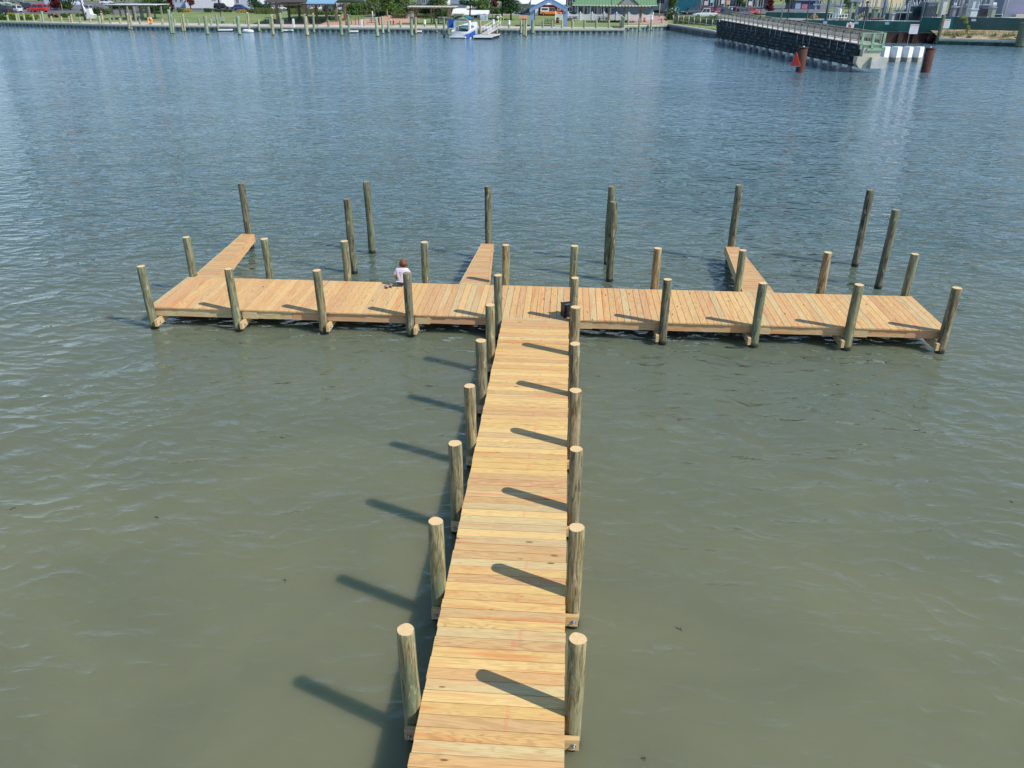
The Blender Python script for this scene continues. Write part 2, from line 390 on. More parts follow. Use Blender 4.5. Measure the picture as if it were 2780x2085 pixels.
for i,x in enumerate(xs):
    q=random.Random(i+50)
    o=add_pile(x,YF-OFF,HP+q.uniform(-.015,.015),200+i,jc(fcol[i],i),pier,top='grey' if i==3 else 'cut')
    if i==3: o['label']='dark green pile with an old grey top, beside the seated person'
    add_pile(x,YB+OFF,HP+q.uniform(-.015,.015),300+i,jc(bcol[i],i+20),pier)
    side=1 if i<5 else -1
    cb=MB(); x0=x+side*.125; x1=x+side*.205
    if i in (4,5): pass
    cb.box(min(x0,x1),YF-.29,-.475,max(x0,x1),YB+.27,-.285); o=cb.build('cross_beam',PINE_Y,pier)
    xx=x1; 
    bt=MB(); bt.tube([(xx,YF-.14,-.38),(xx+side*.012,YF-.14,-.38)],.034,10); bt.tube([(xx+side*.012,YF-.14,-.38),(xx+side*.06,YF-.14,-.38)],.014,6); bt.build('bolt',BOLT,o)
# fingers
fing=[((-9.98,-9.12),(-10.22,-9.76),YB+.012,27.22),((-1.55,-.62),(-1.31,-.88),YB+.012,26.72),((7.03,7.97),(7.31,7.76),YB+.012,27.05)]
for fi,((a0,a1),(b0,b1),ya,yb) in enumerate(fing):
    fo=empty('finger_pier',(0,0,0),parent=pier)
    fd=MB(); n=int((yb-ya)/.1885); p_=(yb-ya)/n
    for i in range(n):
        t0=i/n; t1=(i*p_+p_-.005)/(yb-ya); L=lambda a,b,t:a+(b-a)*t
        ins=.05; yA=ya+i*p_; yB=yA+p_-.011; z=r.uniform(-.001,.001)
        q=[(L(a0,b0,t0)+ins,yA),(L(a1,b1,t0)-ins,yA),(L(a1,b1,t1)-ins,yB),(L(a0,b0,t1)+ins,yB)]
        fd.hexa([(x,y,-.036) for x,y in q],[(x,y,z) for x,y in q])
    fd.build('finger_deck',PINE_G,fo)
    fs_=MB()
    for A,B,sg in ((a0,b0,1),(a1,b1,-1)):
        q=[(A,ya),(A+sg*.045,ya),(B+sg*.045,yb),(B,yb)]
        if sg<0: q=[q[1],q[0],q[3],q[2]]
        fs_.hexa([(x,y,-.29) for x,y in q],[(x,y,.004) for x,y in q])
    fs_.box(b0-.02,yb+.004,-.29,b1+.02,yb+.05,.004)
    fs_.build('edge_board',PINE_Y,fo)
# tall weathered mooring piles
outer=[(-10.03,27.47,1.81),(-5.5,24.98,1.94),(-5.41,27.27,1.99),(-1.05,26.90,2.0),(3.18,26.67,2.13),(3.18,24.87,2.05),(7.53,27.22,2.14),(11.89,27.16,2.07),(11.92,24.88,1.98)]
olab=['tall dark pile behind the end of the left finger','nearer of the two tall piles left of the seated person','farther of the two tall piles left of the seated person',
 'tall','farther of the two tall overlapping piles behind the middle of the platform','nearer of the two tall overlapping piles behind the middle of the platform',
 'tall','farther and left of the two tall leaning-looking piles off the right end of the platform','nearer and right of the two tall piles off the right end of the platform']
for i,(x,y,h) in enumerate(outer):
    if i in (0,3,6):
        o=add_pile(x,y,h,400+i,jc(DARKG,i+80),pier,top='grey',r0=.135,r1=.118,irreg=.006,dip=.02)
        o['label']='tall dark weathered pile at the tip of the %s finger'%{0:'left',3:'middle',6:'right'}[i]
    else:
        o=add_pile(x,y,h,400+i,jc(DARKG,i+80,.2),None,name='mooring_pile',top='grey',r0=.135,r1=.118,irreg=.007,dip=.02)
        tag(o,olab[i],'pile','tall weathered mooring piles standing in the water behind the pier')
# ================================================================ speaker box
BLK=paint('black_plastic',(.018,.019,.021),.45,.4,0,.3,9.)
bx=empty('portable_speaker',(1.70,20.02,0),math.radians(24),'black box-shaped portable speaker with corner guards standing on the platform at the junction','speaker')
b=MB(); b.box(0,0,.02,.30,.26,.37); b.build('cabinet',BLK,bx)
g=MB(); g.box(.02,-.012,.04,.28,-.001,.30)
for i in range(12): g.box(.025,-.016,.05+i*.02,.275,-.0125,.057+i*.02)
g.build('grille',paint('speaker_grille',(.03,.03,.032),.6,.4,.3),bx)
g=MB(); g.box(.13,-.020,.15,.19,-.0165,.165); g.build('badge',paint('badge_silver',(.5,.5,.5),.3,.5,.6),bx)
for x in (-.006,.266):
    for y in (-.018,.226):
        for z in (.012,.35):
            q=MB(); q.box(x,y,z,x+.04,y+.04,z+.035); q.build('corner_guard',BLK,bx)
for x in (.02,.24):
    for y in (.02,.2):
        q=MB(); q.tube([(x+.02,y+.02,0),(x+.02,y+.02,.02)],.015,8); q.build('foot',BLK,bx)
q=MB(); q.tube([(.04,.13,.37),(.045,.13,.405),(.07,.13,.415),(.23,.13,.415),(.255,.13,.405),(.26,.13,.37)],.011,8); q.build('handle',BLK,bx)
q=MB(); q.box(.03,.02,.371,.27,.10,.376); q.build('control_panel',paint('speaker_panel',(.10,.12,.16),.25),bx)
# ================================================================ seaweed and specks afloat
SW=paint('seaweed',(.06,.035,.02),.6,.4,0,.3,20.)
weeds=[(34,1380,'brown seaweed scrap afloat near the left edge of the picture'),(774,1575,'brown seaweed scrap afloat left of the walkway'),(1845,1710,'reddish seaweed scrap afloat right of the third nearest right-hand pile'),
 (2748,1364,'dark tangled seaweed clump afloat near the right edge of the picture'),(1750,2057,'small seaweed scrap afloat near the bottom edge, right of the walkway'),(1845,1141,'small brown seaweed scrap afloat right of the walkway below the platform'),(430,1405,'faint brown seaweed scrap afloat on the left side of the water')]
for i,(u,v,lab) in enumerate(weeds):
    p=hit(u,v,ZW); q=random.Random(i+5); mb=MB()
    for k in range(4):
        a=q.uniform(0,6.28); c=[Vector((q.gauss(0,.012),q.gauss(0,.012),.002+.001*k))]
        for s_ in range(3): a+=q.uniform(-.9,.9); c.append(c[-1]+Vector((math.cos(a)*.02,math.sin(a)*.02,q.uniform(-.002,.004))))
        mb.tube(c,[.005,.006,.004,.002],5)
    mb.build('seaweed',SW,None,(p.x,p.y,ZW),lab,'seaweed','seaweed scraps afloat on the water')
# ================================================================ land
ASPH=paint('asphalt',(.17,.17,.18),.9,.2,0,.25,.35)
def grassm():
    t=NT('lawn_grass'); v=t.coord(); n=t.noise(v,.12,4,.6); f=t.noise(v,3.,4,.7)
    b=t.mix(t.ramp(n,.35,.65),(.17,.235,.10),(.27,.31,.14)); b=t.mix(t.ramp(f,.4,.7,0,.5),b,(.12,.19,.06))
    b=t.mix(t.ramp(t.noise(v,.3,3,.5),.6,.72,0,.6),b,(.38,.34,.18)); t.pbr(b,.95,.1); return t.mat
GRASS=grassm()
def planked(name,c1,c2,sc=(6,.3,1)):
    t=NT(name); v=t.coord(); n=t.noise(t.map(v,sc),1.,3,.6); m_=t.noise(v,.7,3); 
    t.pbr(t.mix(t.ramp(n,.35,.65),c1,c2),.85,.2); return t.mat
BOARDW=planked('quay_paving',(.44,.41,.38),(.62,.58,.53))
WALLD=planked('quay_wall_timber',(.03,.045,.05),(.15,.20,.19),(1.2,1.2,.3))
TIMB=planked('aged_grey_timber',(.20,.18,.15),(.40,.37,.31),(3,3,.4))
TIMG=planked('green_treated_timber',(.20,.26,.18),(.42,.50,.36),(5,5,.4))
TIMD=planked('dark_creosote_timber',(.012,.018,.022),(.05,.065,.065),(1.5,1.5,2.))
BRICKP=paint('brick_paving',(.56,.33,.25),.9,.2,0,.2,.8)
BRICKW=paint('red_brick',(.30,.07,.05),.9,.2,0,.2,2.)
WHITE=paint('white_paint',(.78,.79,.80),.5,.4,0,.05); CREAM=paint('cream_wall',(.62,.56,.42),.8,.3,0,.08)
PEACH=paint('peach_wall',(.82,.66,.44),.8,.3,0,.05); PALEB=paint('pale_blue_siding',(.50,.60,.72),.7,.3,0,.06)
GREYB=paint('grey_blue_siding',(.17,.24,.28),.7,.3,0,.1); TEAL=paint('teal_siding',(.012,.13,.19),.6,.3,0,.15)
MAROON=paint('maroon_siding',(.16,.018,.025),.7,.3,0,.15); SLATE=paint('slate_roof',(.16,.21,.26),.8,.3,0,.1)
GROOF=None; DARKM=paint('black_metal',(.012,.013,.016),.4,.5,.2,.2); GREYM=paint('galvanised_steel',(.42,.46,.50),.45,.5,.5,.12)
GREYD=paint('dark_grey_steel',(.10,.12,.15),.5,.5,.3,.2); BROWNW=paint('brown_post_wood',(.21,.16,.12),.8,.2,0,.25,3.)
CONC=paint('pale_concrete',(.50,.50,.46),.9,.2,0,.12,1.); CONCG=paint('grey_concrete',(.25,.26,.25),.9,.2,0,.2,.8)
RUST=None; GL=glass_mat(); BLUEM=paint('blue_gable_paint',(.22,.32,.46),.6,.3,0,.1); LBLUE=paint('blue_metal_roof',(.22,.42,.60),.35,.5,0,.06)
SCREEN=paint('green_windscreen_fabric',(.022,.105,.10),.8,.2,0,.2,.5); SCREEN2=paint('faded_green_windscreen',(.06,.12,.115),.8,.2,0,.12,.5)
ORANGE=paint('orange_paint',(.75,.20,.03),.5,.4,0,.08); ORB=paint('orange_brown_boards',(.55,.23,.14),.7,.3,0,.12,3.)
YEL=paint('yellow_paint',(.72,.55,.05),.5,.4); SAND=paint('sandy_weeds',(.40,.32,.20),.95,.1,0,.35,.9)
BLUEC=paint('royal_blue_canvas',(.02,.10,.42),.7,.3,0,.1); REDP=paint('red_sign_face',(.72,.05,.03),.5,.4,0,.06); RUBBER=paint('tyre_rubber',(.015,.015,.016),.8,.2)
def ribbed(name,c,per,axis=0):
    t=NT(name); v=t.coord(); sx=t.n('ShaderNodeSeparateXYZ'); t.l(v,sx.inputs[0])
    f=t.math('FRACT',t.math('DIVIDE',sx.outputs[axis],per)); n=t.noise(v,.8,3)
    b=t.mix(t.ramp(n,.3,.7,0,.3),c,tuple(x*.7 for x in c)); b=t.mix(t.math('LESS_THAN',f,.16),b,tuple(x*.55 for x in c)); t.pbr(b,.5,.4); return t.mat
GROOF=ribbed('green_metal_roof',(.16,.30,.16),.75)
def rustm():
    t=NT('rusty_steel'); v=t.coord(); n=t.noise(t.map(v,(1,1,.35)),1.2,5,.65,.5); n2=t.noise(v,3.,4,.7)
    b=t.mix(t.ramp(n,.35,.62),(.05,.024,.02),(.115,.05,.038)); b=t.mix(t.ramp(n2,.58,.7,0,.6),b,(.24,.12,.07)); t.pbr(b,.85,.25); return t.mat
RUST=rustm()
coast=[(-900,250),(-400,225),(-131.5,191.3),(-93.7,178.6),(-63.9,175.3),(-36.4,174.6),(-9.7,174.1),(12.4,176.8),(12.6,188),(23.5,195),(29.1,164),(35,158),(55.5,153.6),(64.2,153.4),(64.6,149.7),(76,145.2),(110,135),(400,60),(900,-100)]
g=MB(); rows=[0,1,3,6,10,16,24,34,46,60,76,100,150,260,500,1200,3600]; n=len(coast)
vs=[]
for j,t_ in enumerate(rows):
    for (x,y) in coast:
        Y=y+t_+(0 if t_<200 else 0); X=x*(1+t_/700.) if abs(x)>80 else x+ x*(t_/700.)
        vs.append((X,Y,gz(Y,X)-.012))
fs=[(j*n+i,j*n+i+1,(j+1)*n+i+1,(j+1)*n+i) for j in range(len(rows)-1) for i in range(n-1)]
g.add(vs,fs); g.build('ground',GRASS,kind='structure')
def sheet(name,rows,mat,dz,kind='structure',**k):     # rows: (y, x0, x1)
    mb=MB(); R=[]
    for a,b in zip(rows[:-1],rows[1:]):
        m_=max(1,int((b[0]-a[0])/3.))
        for q in range(m_): t_=q/m_; R.append(tuple(a[c]+(b[c]-a[c])*t_ for c in range(3)))
    R.append(rows[-1]); K=8; vs=[]
    for (y,x0,x1) in R:
        for c in range(K+1): x=x0+(x1-x0)*c/K; vs.append((x,y,gz(y,x)+dz))
    fs=[(j*(K+1)+i,j*(K+1)+i+1,(j+1)*(K+1)+i+1,(j+1)*(K+1)+i) for j in range(len(R)-1) for i in range(K)]
    mb.add(vs,fs); return mb.build(name,mat,kind=kind,**k)
P=at
def rowz(v,u0,u1): a=at(u0,v); b=at(u1,v); return ((a.y+b.y)/2,a.x,b.x)
# quay promenade follows the coast
pm=MB(); cp=coast[1:8]; W_=[6.]*7; W_=[10,10,10,9.5,9.5,9,4]; vs=[(x,y+.05,.345) for x,y in cp]+[(x-(2 if x<-50 else 0),y+w_,.345) for (x,y),w_ in zip(cp,W_)]
pm.add(vs,[(i,i+1,i+8,i+7) for i in range(6)]); pm.build('promenade',BOARDW,kind='structure')
sheet('parking_lot',[(216,-160,-112),(228,-160,-112),(234,-160,-60),(250,-165,-30),(262,-170,75),(300,-200,90),(340,-230,110)],ASPH,.012)
sheet('road',[(226,18,62),(238,12,70),(262,6,80)],ASPH,.02)
sheet('brick_path',[(185,-62,-40),(192,-58,-34),(200,-50,-36),(212,-47,-35),(238,-40,-33)],BRICKP,.014)
sheet('brick_plaza',[(196,14,25),(206,15,26),(222,14,30)],paint('pink_brick_paving',(.48,.30,.26),.9,.2,0,.15,.8),.024)
sheet('gravel_path',[(189,-125,-88),(193,-124,-92)],paint('pinkish_gravel',(.50,.36,.28),.9,.2),.014)
sheet('sidewalk',[(222,-30,10),(228,-31,6)],CONC,.014)
PSH=planked('pale_sheeting',(.12,.16,.16),(.30,.36,.35),(2,2,.3))
# ---- timber quay walls, one per straight run
def quay(x0,y0,x1,y1,top,label,name='timber_bulkhead',slots=True,capm=TIMG,wm=WALLD,front=.0):
    L=math.hypot(x1-x0,y1-y0); a=math.atan2(y1-y0,x1-x0); e=empty(name,(x0,y0,ZW),a,label,'bulkhead','timber bulkheads along the far quay' if wm is WALLD else None)
    h=top-ZW; b=MB(); b.box(0,0,-3,L,.4,h-.22); b.build('wall',wm,e)
    if slots:
        s_=MB(); k=0; x=.3
        while x<L-.5: s_.box(x,-.07,-1,x+.45,-.001,h*.62); x+=1.15
        s_.build('sheet_pile',PSH,e)
    c=MB(); c.box(0,-.28,h-.22,L,.52,h); c.build('cap',BOARDW,e)
    w_=MB(); w_.box(0,-.22,h*.55,L,-.075,h-.225); w_.build('waler',capm,e); return e
runs=[(1,2,'far left run of timber bulkhead below the hedge and the red car'),(2,3,'timber bulkhead run left of the pavilion, below the open lawn'),(3,4,'timber bulkhead run in front of the blue-roofed pavilion'),(4,5,'timber bulkhead run behind the moored white boat'),(5,6,'timber bulkhead run under the white picket fence'),(6,7,'timber bulkhead run below the right-hand pergola')]
for a,b,l in [(1,2,None)]+runs[1:]:
    l=l or 'far left timber bulkhead run below the hedge and the red car'
    if a==1: quay(coast[1][0],coast[1][1],coast[2][0],coast[2][1],.33,'timber bulkhead run beyond the far left edge'); quay(*coast[2],*coast[3],.33,l)
    elif a==2: quay(*coast[3],*coast[4],.33,l)
    elif a==3: quay(*coast[4],*coast[5],.33,l)
    elif a==4: quay(*coast[5],*coast[6],.33,l)
    elif a==5: quay(*coast[6],*coast[7],.33,l)
quay(12.7,188,23.5,195,.45,'short set-back timber bulkhead run beside the green railing')
quay(coast[7][0],coast[7][1],coast[8][0],coast[8][1],.45,'short return of the timber bulkhead under the green railing')
SEAW=planked('stained_seawall',(.07,.085,.085),(.20,.21,.19),(.8,.8,1.2))
quay(23.5,195,29.1,164,.60,'long low grey concrete seawall leading to the fender walkway','concrete_seawall',False,CONCG,SEAW)
quay(29.4,163.9,56,153.5,.86,'seawall hidden behind the fender walkway','concrete_seawall',False,CONCG,CONCG)
# ---------------------------------------------------------------- mooring piles along the shore
PT=[(20,41,25,69),(42,37,50,70),(50,36,55,69),(63,36,70,70),(88,39,95,70),(110,41,115,72),(113,30,121,72),(140,43,144,72),(165,45,172,73),(187,43,192,74),(192,39,199,74),(217,46,221,75),(244,47,249,75),(270,43,275,77),(276,40,282,77),(297,49,303,77),(324,49,330,78),(349,35,352,80),
(355,42,359,80),(378,51,383,79),(405,49,412,79),(439,51,445,81),(462,25,466,91),(469,38,471,91),(473,51,477,81),(492,52,497,85),(496,38,502,85),(507,51,511,81),(539,51,543,81),(556,43,563,93),(571,51,576,82),(587,40,593,85),(635,53,638,79),(644,43,651,94),(669,53,671,79),(672,38,677,87),(701,53,704,85),
(733,52,736,84),(737,45,742,95),(760,40,766,88),(767,52,769,79),(796,55,798,84),(828,44,834,96),(850,41,853,89),(862,66,863,85),(891,55,893,86),(923,46,928,97),(945,44,948,90),(955,55,957,79),(988,56,989,84),(1020,47,1025,99),(1037,44,1040,91),
(1054,56,1055,88),(1087,56,1089,88),(1116,46,1118,98),(1128,47,1129,91),(1153,58,1154,86),(1184,58,1186,89),(1205,49,1206,100),(1217,59,1218,95),(1283,59,1284,89),(1303,55,1304,92),(1339,57,1339,93),(1348,59,1349,91),(1382,59,1382,90),
(1414,54,1414.5,91),(1422,50,1421,96),(1428,50,1427,100),(1447,55,1446,91),(1474,54,1473.5,89),(1499,54,1498,89),(1526,54,1525,90),(1554,52,1554,90),(1587,54,1586,90),(1619,54,1618,90),(1653,55,1652,90),(1685,54,1684,90),(1705,51,1705,83),(1736,50,1735,84),(1769,46,1767,82),(1797,50,1797,77)]
THICK={275:1,563:1,651:1,834:1,928:.5,1025:.5,1118:.5,742:.5,1446:1.1,282:.5,466:.5,1554:.4,1618:.4,1586:.4}
LM=[(0,62,'below the white van at far left'),(62,135,'in front of the red car'),(135,210,'right of the red car, before the purple shrubs'),(210,262,'in front of the white triangular sculpture'),(262,345,'in front of the picnic shelter'),(345,430,'near the orange ring'),
(430,485,'at the left end of the open lawn'),(485,550,'before the yellow shrub on the open lawn'),(550,600,'before the leaning lamp post on the lawn'),(600,660,'right of the leaning lamp post on the lawn'),(660,725,'at the white float bags left of the pavilion'),(725,800,'under the left side of the pavilion'),(800,875,'under the middle of the pavilion'),(875,960,'under the right side of the pavilion'),
(960,1050,'before the brick path right of the pavilion'),(1050,1100,'beside the two walkers left of the long pergola'),(1100,1175,'before the left half of the long pergola'),(1175,1230,'at the left side of the moored white boat'),(1230,1320,'between the white boat and the gangway'),(1320,1400,'between the gangway and the orange board'),
(1400,1435,'carrying the orange board'),(1435,1540,'before the blue gabled shelter and maroon shed'),(1540,1640,'before the left part of the white picket fence'),(1640,1695,'before the middle of the white picket fence'),(1695,1850,'before the right-hand pergola and plaza')]
WCAP=[798,1154,1382,1767,1339]
pal=[srgb(150,164,128),srgb(128,150,124),srgb(160,156,124),srgb(120,140,112),srgb(168,160,130)]
members={}
for t_ in PT:
    for k,(a,b,l) in enumerate(LM):
        if a<=t_[2]<b: members.setdefault(k,[]).append(t_)
ORD=['leftmost','second from left','third from left','fourth from left','fifth from left','sixth from left']
for k,ts in members.items():
    a,b,l=LM[k]
    for i,(ut,vt,ub,vb) in enumerate(ts):
        p=hit(ub,vb,ZW); q=hity(ut,vt,p.y); h=q.z-ZW; tk=THICK.get(ub,0); r_=.215+.12*tk
        me=pile_mesh(h,r_*1.12,r_,1.5,int(ub),.006,'grey')
        o=bpy.data.objects.new('mooring_pile',me); C.objects.link(o); o.location=(p.x,p.y,ZW); o.color=(*[c*1.5 for c in pal[int(ub)%5]],1)
        o.rotation_euler=(0,max(-.05,min(.05,math.atan2(q.x-p.x,h)-math.atan2(0,1))),0)
        size='thick green-grey' if tk>=1 else ('tall green-grey' if h>3.9 else ('short green-grey' if h<2.6 else 'green-grey'))
        pos='' if len(ts)==1 else (', '+('right of the pair' if (len(ts)==2 and i) else ('left of the pair' if len(ts)==2 else (ORD[i] if i<len(ts)-1 else 'rightmost'))))
        tag(o,'%s pile %s%s'%(size,l,pos),'pile','mooring piles along the far quay')
        if ub in WCAP:
            c=MB(); c.tube([(0,0,h),(0,0,h+.28)],[r_*1.15,r_*.9],12); c.tube([(0,0,h-.5),(0,0,h-.001)],[r_*1.18,r_*1.18],12,cap=False); c.build('white_cap',WHITE,o)
# ================================================================ foliage
def crown(blobs,nleaf,size,seed,mat,name='crown',parent=None,droop=0.,loc=None):
    q=random.Random(seed); mb=MB(); tot=sum(b[3]*b[4] for b in blobs)
    for (cx,cy,cz,rx,rz) in blobs:
        k=max(8,int(nleaf*rx*rz/tot))
        for i in range(k):
            while 1:
                d=Vector((q.gauss(0,1),q.gauss(0,1),q.gauss(0,1)))
                if d.length>.1: break
            d.normalize(); rr=q.random()**.42*(1+.18*math.sin(d.x*7+seed)*math.sin(d.z*6+d.y*5))
            c=Vector((cx+d.x*rx*rr,cy+d.y*rx*rr,cz+d.z*rz*rr-droop*(d.x*d.x+d.y*d.y)*rr))
            s_=size*q.uniform(.55,1.25); nrm=(d+Vector((q.gauss(0,.6),q.gauss(0,.6),q.gauss(0,.6)+.3))).normalized()
            t1=nrm.orthogonal().normalized(); t1=Matrix.Rotation(q.uniform(0,6.28),3,nrm)@t1; t2=nrm.cross(t1)
            mb.add([c-t1*s_,c-t2*s_*.45+nrm*s_*.1,c+t1*s_,c+t2*s_*.5],[(0,1,2,3)])
    return mb.build(name,mat,parent,loc)
L_GRN=leaf_mat('green_leaves',(.04,.095,.03),(.17,.27,.08)); L_DRK=leaf_mat('dark_evergreen_leaves',(.018,.05,.028),(.07,.13,.055),.1)
L_YEL=leaf_mat('yellow_green_leaves',(.20,.24,.05),(.42,.40,.10)); L_MAR=leaf_mat('maroon_leaves',(.06,.012,.02),(.17,.04,.05),.15)
L_GRS=leaf_mat('tall_grass_blades',(.10,.15,.05),(.28,.30,.13)); L_GOLD=leaf_mat('golden_flowers',(.45,.26,.02),(.72,.45,.05)); L_OL=leaf_mat('olive_leaves',(.07,.11,.045),(.21,.26,.12))
L_WHT=leaf_mat('white_blossom',(.5,.52,.40),(.85,.85,.75),.1)
BARK=paint('tree_bark',(.075,.058,.045),.9,.2,0,.3,5.); BARKP=paint('pale_trunk_bark',(.42,.38,.33),.9,.2,0,.2,5.)
def tree(u,vb,wpx,h,mat,label,cat='tree',grp='trees behind the far quay',trunk=.35,seed=0,n=1000,size=.26,shape='round',bark=None,lean=0.,name=None):
    p=at(u,vb); s_=ppm(p); R_=wpx/s_/2*(1.3 if shape!='pine' else 1.1); n=int(n*1.35); q=random.Random(seed+int(u)); e=empty(name or ('pine_tree' if shape=='pine' else 'tree'),p,0,label,cat,grp)
    th=h*trunk; tr=MB(); top=Vector((lean*h,0,h*.72)); tr.tube([(0,0,-.2),(lean*h*.3,0,h*.3),tuple(top)],[h*.028,h*.02,h*.008],8)
    for i in range(6):
        a=q.uniform(0,6.28); z=th+(h*.6-th)*i/6; b0=Vector((lean*z,0,z)); b1=b0+Vector((math.cos(a)*R_*.7,math.sin(a)*R_*.7,h*.16))
        tr.tube([b0,(b0+b1)/2+Vector((0,0,-.1)),b1],[h*.011,h*.008,h*.003],5)
    tr.build('trunk',bark or BARK,e)
    bl=[]
    if shape=='cone':
        for i in range(7): t_=i/6; bl.append((q.gauss(0,.1),q.gauss(0,.1),th+(h-th)*t_*.9,R_*(1-.85*t_)+.2,h*.12))
    elif shape=='pine':
        for i in range(13): a=q.uniform(0,6.28); rr=R_*q.uniform(.25,.75); z=th+(h-th)*q.random(); bl.append((lean*z+math.cos(a)*rr,math.sin(a)*rr,z,R_*q.uniform(.28,.42),h*.06))
    else:
        for i in range(9): a=q.uniform(0,6.28); rr=R_*q.uniform(.1,.6); bl.append((lean*h+math.cos(a)*rr,math.sin(a)*rr,th+(h-th)*q.uniform(.04,.8),R_*q.uniform(.38,.62),(h-th)*q.uniform(.18,.32)))
    crown(bl,n,size,seed+int(u),mat,'crown',e); return e
def bush(u,vb,wpx,hpx,mat,label,cat='bush',grp='shrubs behind the far quay',n=500,size=.2,seed=0,name='bush',extra=None,vtop=None):
    p=at(u,vb); s_=ppm(p); R_=wpx/s_/2; h=hpx/s_; q=random.Random(seed+int(u)); e=empty(name,p,0,label,cat,grp); bl=[]
    m_=max(3,int(wpx/hpx*2.5))
    for i in range(m_): x=-R_+2*R_*(i+.5)/m_; bl.append((x*.85,q.gauss(0,.25),h*q.uniform(.35,.5),max(R_/m_*1.5,h*.4),h*q.uniform(.4,.6)))
    crown(bl,n,size,seed+int(u),mat,'foliage',e)
    st=MB()
    for i in range(5): a=q.uniform(-1,1)*R_*.7; st.tube([(a,0,-.1),(a*1.05,.05,h*.5)],.04,5)
    st.build('stem',BARK,e)
    if extra: crown([(b[0],b[1]-.1,b[2]+b[4]*.25,b[3],b[4]*.9) for b in bl],int(n*.22),size*.8,seed+9,extra,'blossom',e)
    return e
def grasses(u,vb,wpx,hpx,label,mat=None,n=240,name='ornamental_grass',cat='grass clump',grp='ornamental grass clumps'):
    p=at(u,vb); s_=ppm(p); w_=wpx/s_; h=hpx/s_; q=random.Random(int(u)); mb=MB()
    for i in range(n):
        x=q.uniform(-w_/2,w_/2); y=q.gauss(0,.5); a=q.uniform(-.5,.5); hh=h*q.uniform(.55,1.05); b=Vector((x,y,0)); t_=Vector((x+a*h*.5,y+q.gauss(0,.2),hh)); mid=(b+t_)/2+Vector((-a*.1,0,h*.12)); d=.06
        mb.add([b+Vector((-d,0,0)),b+Vector((d,0,0)),mid+Vector((d,0,0)),mid-Vector((d,0,0)),t_],[(0,1,2,3),(3,2,4)])
    return mb.build(name,mat or L_GRS,None,p,label,cat,grp)
